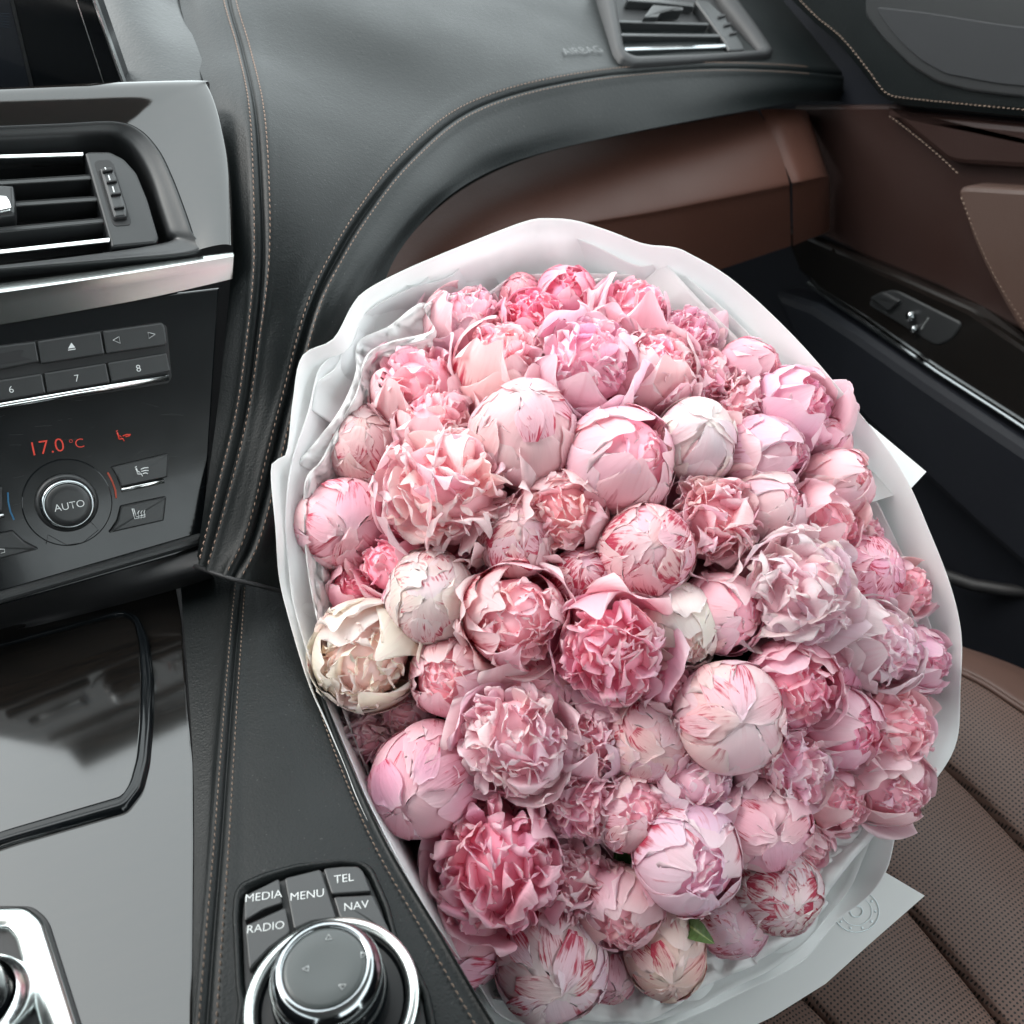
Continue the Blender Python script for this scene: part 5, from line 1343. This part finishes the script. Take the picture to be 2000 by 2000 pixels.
# ---- wrapping
def closed_spline(P, n):
    P = np.array(P, float); N = len(P)
    Q = np.vstack([P[-2:], P, P[:3]])
    seg = np.linalg.norm(np.diff(np.vstack([P, P[:1]])[:, :2], axis=0), axis=1); L = np.concatenate([[0], np.cumsum(seg)])
    s = np.linspace(0, L[-1], n, endpoint=False)
    idx = np.clip(np.searchsorted(L, s, side='right')-1, 0, N-1); f = (s-L[idx])/np.maximum(seg[idx], 1e-9)
    return cr(Q, idx+f+2)
def sheet(name, rim, mat, parent, inset_, dmul, folds, seed, n=280, crink=0.0, lip=0.0):
    """a sheet of paper from its rim down round the stems"""
    R0 = closed_spline(rim, n)
    rg = random.Random(seed)
    ph = [(rg.randint(5, 26), rg.uniform(0, 6.28), rg.uniform(.3, 1)) for _ in range(7)]
    rows = []
    for i, (px, py, d) in enumerate(R0):
        t = 2*math.pi*i/n
        px *= K; py *= K
        f = sum(a*(4*abs(((k*t+p)/6.2832) % 1-.5)-1) for k, p, a in ph)/3
        row = []
        for j, (q, dq) in enumerate(inset_):
            fold = folds*f*math.sin(min(1, j/3)*math.pi/2)
            x = px+(CXB-px)*q; y = py+(CYB-py)*q
            lowr = max(0.0, min(1.0, ((py-CYB)/700+(px-CXB)/900)*.8))
            lowl = max(0.0, min(1.0, (CXB-px)/420))*max(0.0, min(1.0, (py-1180)/250))
            p = at(x, y, d+.022*lowr+dq*dmul*(1-.62*lowr)*(1+3.6*lowl)+fold)
            if crink:
                pass
            row.append(p)
        row.append(TIE+(row[-1]-TIE)*.12)
        rows.append(row)
    L = Loft(rows)
    nr = len(rows[0])
    vv = np.concatenate([np.linspace(0, 3, 26)[:-1], np.linspace(3, nr-1, 9)])
    G = np.array([cr(np.array([tuple(p) for p in r]), vv) for r in rows])
    if crink:
        for i in range(G.shape[0]):
            for j in range(G.shape[1]):
                p = Vector(G[i, j]); k = .3 if j == 0 else 1
                h = (abs(mnoise.noise(p*60))+.55*abs(mnoise.noise(p*140+Vector((3, 1, 7)))))*crink*2.4*k
                G[i, j] += np.array((CAM-p).normalized())*(h-crink)
    me = grid_mesh(name, G, closed=True)
    o = link(name, me, mat, parent)
    md = o.modifiers.new("thickness", 'SOLIDIFY'); md.thickness = .0002; md.offset = 0
    return o
wrap = thing("wrapping_paper", "white florist wrapping paper folded into a wide collar round the peonies", "wrapping paper", TIE)
S1 = [(1030,412,.72),(1085,416,.72),(1150,436,.715),(1215,460,.715),(1268,466,.71),(1300,478,.71),(1385,530,.705),(1500,637,.70),(1610,765,.692),(1700,885,.685),(1757,1010,.675),(1795,1110,.670),(1814,1200,.665),(1812,1300,.660),(1806,1395,.655),(1772,1462,.65),(1702,1542,.645),(1675,1637,.638),(1639,1691,.635),(1579,1739,.632),(1513,1815,.626),(1411,1868,.620),(1290,1925,.612),(1100,1985,.605),(960,1970,.600),(880,1885,.590),(812,1780,.562),(757,1672,.538),(681,1523,.563),(650,1445,.586),(613,1360,.608),(580,1284,.630),(542,1157,.648),(526,1085,.652),(520,1000,.646),(512,880,.652),(540,855,.658),(552,760,.665),(570,672,.672),(628,640,.678),(662,580,.685),(690,548,.690),(770,506,.70),(900,452,.71),(990,418,.72)]
INS = [(0, 0), (.035, .012), (.085, .030), (.16, .06), (.30, .12), (.55, .24)]
sheet("outer_sheet", S1, MT["paper"], wrap, INS, 1.0, .013, 1)
S2 = [(1040,436,.735),(1120,462,.73),(1200,500,.73),(1262,500,.73),(1340,560,.725),(1450,668,.72),(1560,800,.71),(1640,920,.70),(1702,1045,.69),(1745,1150,.682),(1772,1240,.676),(1772,1350,.67),(1752,1430,.665),(1680,1520,.66),(1600,1640,.652),(1500,1738,.645),(1400,1812,.635),(1262,1880,.625),(1100,1935,.615),(960,1925,.61),(900,1855,.600),(830,1755,.575),(772,1660,.560),(698,1520,.583),(664,1440,.602),(628,1355,.620),(592,1270,.636),(556,1150,.652),(544,1070,.655),(538,980,.655),(548,880,.66),(580,780,.67),(605,690,.68),(660,655,.69),(690,590,.70),(770,545,.71),(850,520,.72),(890,480,.725),(985,440,.735)]
sheet("inner_sheet", S2, MT["frost"], wrap, INS, .9, .018, 2)
# loose corners of the outer sheet
def corner(pts, pl, nm):
    P = [pl.hit(x, y) for x, y in pts]
    n = 10; c = sum(P, Vector())/len(P)
    me = slab_mesh(nm, pts, pl, -.0006, 0, .0002)
    return link(nm, me, MT["paper"], wrap), pl
corner([(1640*K, 800*K), (1748*K, 890*K), (1715*K, 926*K), (1600*K, 960*K), (1580*K, 830*K)], Plane((1600*K, 830*K, .722), (1748*K, 890*K, .715), (1640*K, 960*K, .695)), "paper_corner")
cb, cpl = corner([(1520*K, 1700*K), (1664*K, 1642*K), (1745*K, 1690*K), (1729*K, 1704*K), (1640*K, 1782*K), (1558*K, 1856*K), (1459*K, 1918*K), (1340*K, 1975*K), (1150*K, 2060*K), (950*K, 2060*K), (1000*K, 1880*K), (1300*K, 1850*K)], Plane((1500*K, 1700*K, .685), (1745*K, 1690*K, .690), (1300*K, 1958*K, .652)), "paper_corner")
# round emblem printed on the corner
ec = (1672, 1780)
for r, w in ((44, 2.2), (30, 1.4), (12, 2.5)):
    ring = [cpl.hit(ec[0]+x, ec[1]+y, .0006) for x, y in arc(0, 0, r, r*.92, 0, 352.5, 47)]
    link("emblem_ring", tube_mesh("emblem_ring", ring, w*.00017, 5, closed=True), MT["emblem"], cb)
for k in range(10):
    x, y = arc(ec[0], ec[1], 37, 34, k*36, k*36, 1)[0]
    link("emblem_dot", lathe_mesh("emblem_dot", [(.0009, 0), (.0009, .0003), (0, .0004)], cpl.hit(x, y, .0003), cpl.n, 8), MT["emblem"], cb)
tis = thing("tissue_paper", "crinkled translucent white tissue lining the bouquet, folded over near the dashboard", "tissue paper", TIE)
S3 = [(930,560,.73),(1000,545,.742),(1120,520,.745),(1290,540,.738),(1395,640,.73),(1500,780,.72),(1590,920,.705),(1650,1060,.695),(1700,1180,.686),(1725,1300,.675),(1700,1440,.668),(1652,1545,.655),(1642,1580,.650),(1560,1640,.648),(1505,1700,.640),(1400,1772,.632),(1330,1830,.625),(1262,1868,.62),(1160,1892,.617),(1030,1885,.615),(950,1890,.612),(890,1850,.614),(800,1700,.616),(745,1580,.620),(690,1450,.628),(632,1300,.638),(600,1180,.645),(578,1060,.652),(572,960,.655),(578,900,.66),(606,868,.664),(640,800,.672),(672,740,.678),(690,672,.682),(735,645,.682),(815,622,.686),(800,578,.69),(850,558,.70),(905,552,.715)]
sheet("tissue_sheet", S3, MT["tissue"], tis, [(0, 0), (.03, .012), (.08, .03), (.16, .07), (.30, .13), (.55, .25)], 1.0, .006, 3, n=400, crink=.009)

# ---- loose folded layers of paper: an edge line and a strip sinking behind it
def fold(nm, edge, inward, mat, par, dd=.022, seed=0, wav=.004, crink=0.0):
    rg = random.Random(seed); E = np.array(edge, float); n = 90
    E = cr(E, np.linspace(0, len(E)-1, n))
    ph = [(rg.uniform(4, 22), rg.uniform(0, 6.28), rg.uniform(.3, 1)) for _ in range(4)]
    G = np.zeros((n, 12, 3))
    for i, (x, y, d) in enumerate(E):
        t = i/(n-1); f = sum(a*math.sin(k*t+p) for k, p, a in ph)/2.5
        end = min(1, min(t, 1-t)*6)
        ix, iy = inward[0]+(inward[2]-inward[0])*t, inward[1]+(inward[3]-inward[1])*t
        for j in range(12):
            q = j/11
            p = at(x+ix*q, y+iy*q, d+.004*(1-end)+dd*q**.8+wav*f*q)
            if crink:
                h = (abs(mnoise.noise(p*60))+.55*abs(mnoise.noise(p*140)))*crink*2.4*(.35 if j == 0 else 1)
                p = p+(CAM-p).normalized()*(h-crink*.6)
            G[i, j] = p
    o = link(nm, grid_mesh(nm, G), mat, par)
    md = o.modifiers.new("thickness", 'SOLIDIFY'); md.thickness = .0004; md.offset = 0
    return o
Z7 = lambda pts: [(1200+x/3.22, 1400+y/3.22, d) for x, y, d in pts]
Z1 = lambda pts: [(560+x/3.22, 420+y/3.22, d) for x, y, d in pts]
Z2 = lambda pts: [(1100+x/3.22, 500+y/3.22, d) for x, y, d in pts]
fold("folded_layer", Z7([(1640, 700, .662), (1560, 900, .660), (1480, 1080, .657), (1360, 1230, .654), (1180, 1440, .650), (1000, 1580, .645), (800, 1680, .640), (640, 1760, .636), (480, 1840, .632), (240, 1920, .628), (0, 1975, .625), (-300, 1960, .622)]), (-130, -60, -10, -120), MT["paper"], wrap, .026, 4, .005)
fold("tissue_fold", Z7([(1640, 645, .655), (1640, 740, .655), (1500, 900, .655), (1330, 1130, .652), (1340, 1180, .648), (1240, 1290, .645), (1100, 1420, .642), (910, 1530, .638), (890, 1560, .636), (740, 1620, .634), (560, 1700, .630), (340, 1850, .626), (130, 1925, .624), (-260, 1900, .62)]), (-150, -50, -10, -130), MT["tissue"], tis, .022, 9, .004, .005)
fold("tissue_fold", Z7([(1600, 560, .660), (1560, 700, .660), (1400, 900, .659), (1260, 1060, .657), (1200, 1150, .655)]), (-140, -20, -120, -50), MT["tissue"], tis, .016, 12, .003, .006)
fold("folded_layer", Z1([(160, 1230, .670), (190, 1060, .676), (320, 940, .684), (365, 700, .692), (470, 560, .70), (640, 440, .708), (840, 430, .712), (1000, 250, .716), (1190, 170, .722)]), (90, 60, 60, 110), MT["paper"], wrap, .030, 5, .006)
fold("tissue_fold", Z1([(60, 1560, .662), (160, 1450, .668), (330, 1230, .676), (430, 1000, .684), (450, 800, .690), (640, 700, .694), (860, 550, .700), (940, 730, .702)]), (70, 40, 40, 90), MT["tissue"], tis, .024, 6, .004, .006)
fold("folded_layer", Z1([(1250, 500, .724), (1400, 400, .73), (1560, 372, .734), (1760, 366, .736), (2080, 372, .738), (2400, 380, .736)]), (20, 70, -20, 70), MT["frost"], wrap, .020, 7, .003)
fold("folded_layer", Z2([(640, 40, .722), (860, 280, .722), (1100, 520, .718), (1380, 800, .712), (1560, 1000, .706)]), (-70, 60, -90, 30), MT["frost"], wrap, .020, 8, .004)
fold("folded_layer", [(1600, 1060, .688), (1690, 1080, .684), (1755, 1150, .680), (1800, 1250, .676), (1815, 1380, .670), (1790, 1490, .664), (1740, 1580, .660)], (-90, 10, -90, -40), MT["frost"], wrap, .022, 10, .003)
# ---- lettering becomes plain mesh
bpy.context.view_layer.update()
dg = bpy.context.evaluated_depsgraph_get()
for o in LETTERS:
    me = bpy.data.meshes.new_from_object(o.evaluated_get(dg)); nm = o.name.split('.')[0]
    if not me.materials: me.materials.append(o.data.materials[0])
    pa, ml = o.parent, o.matrix_local.copy()
    bpy.data.objects.remove(o)
    n = bpy.data.objects.new(nm, me); COL.objects.link(n); n.parent = pa; n.matrix_local = ml
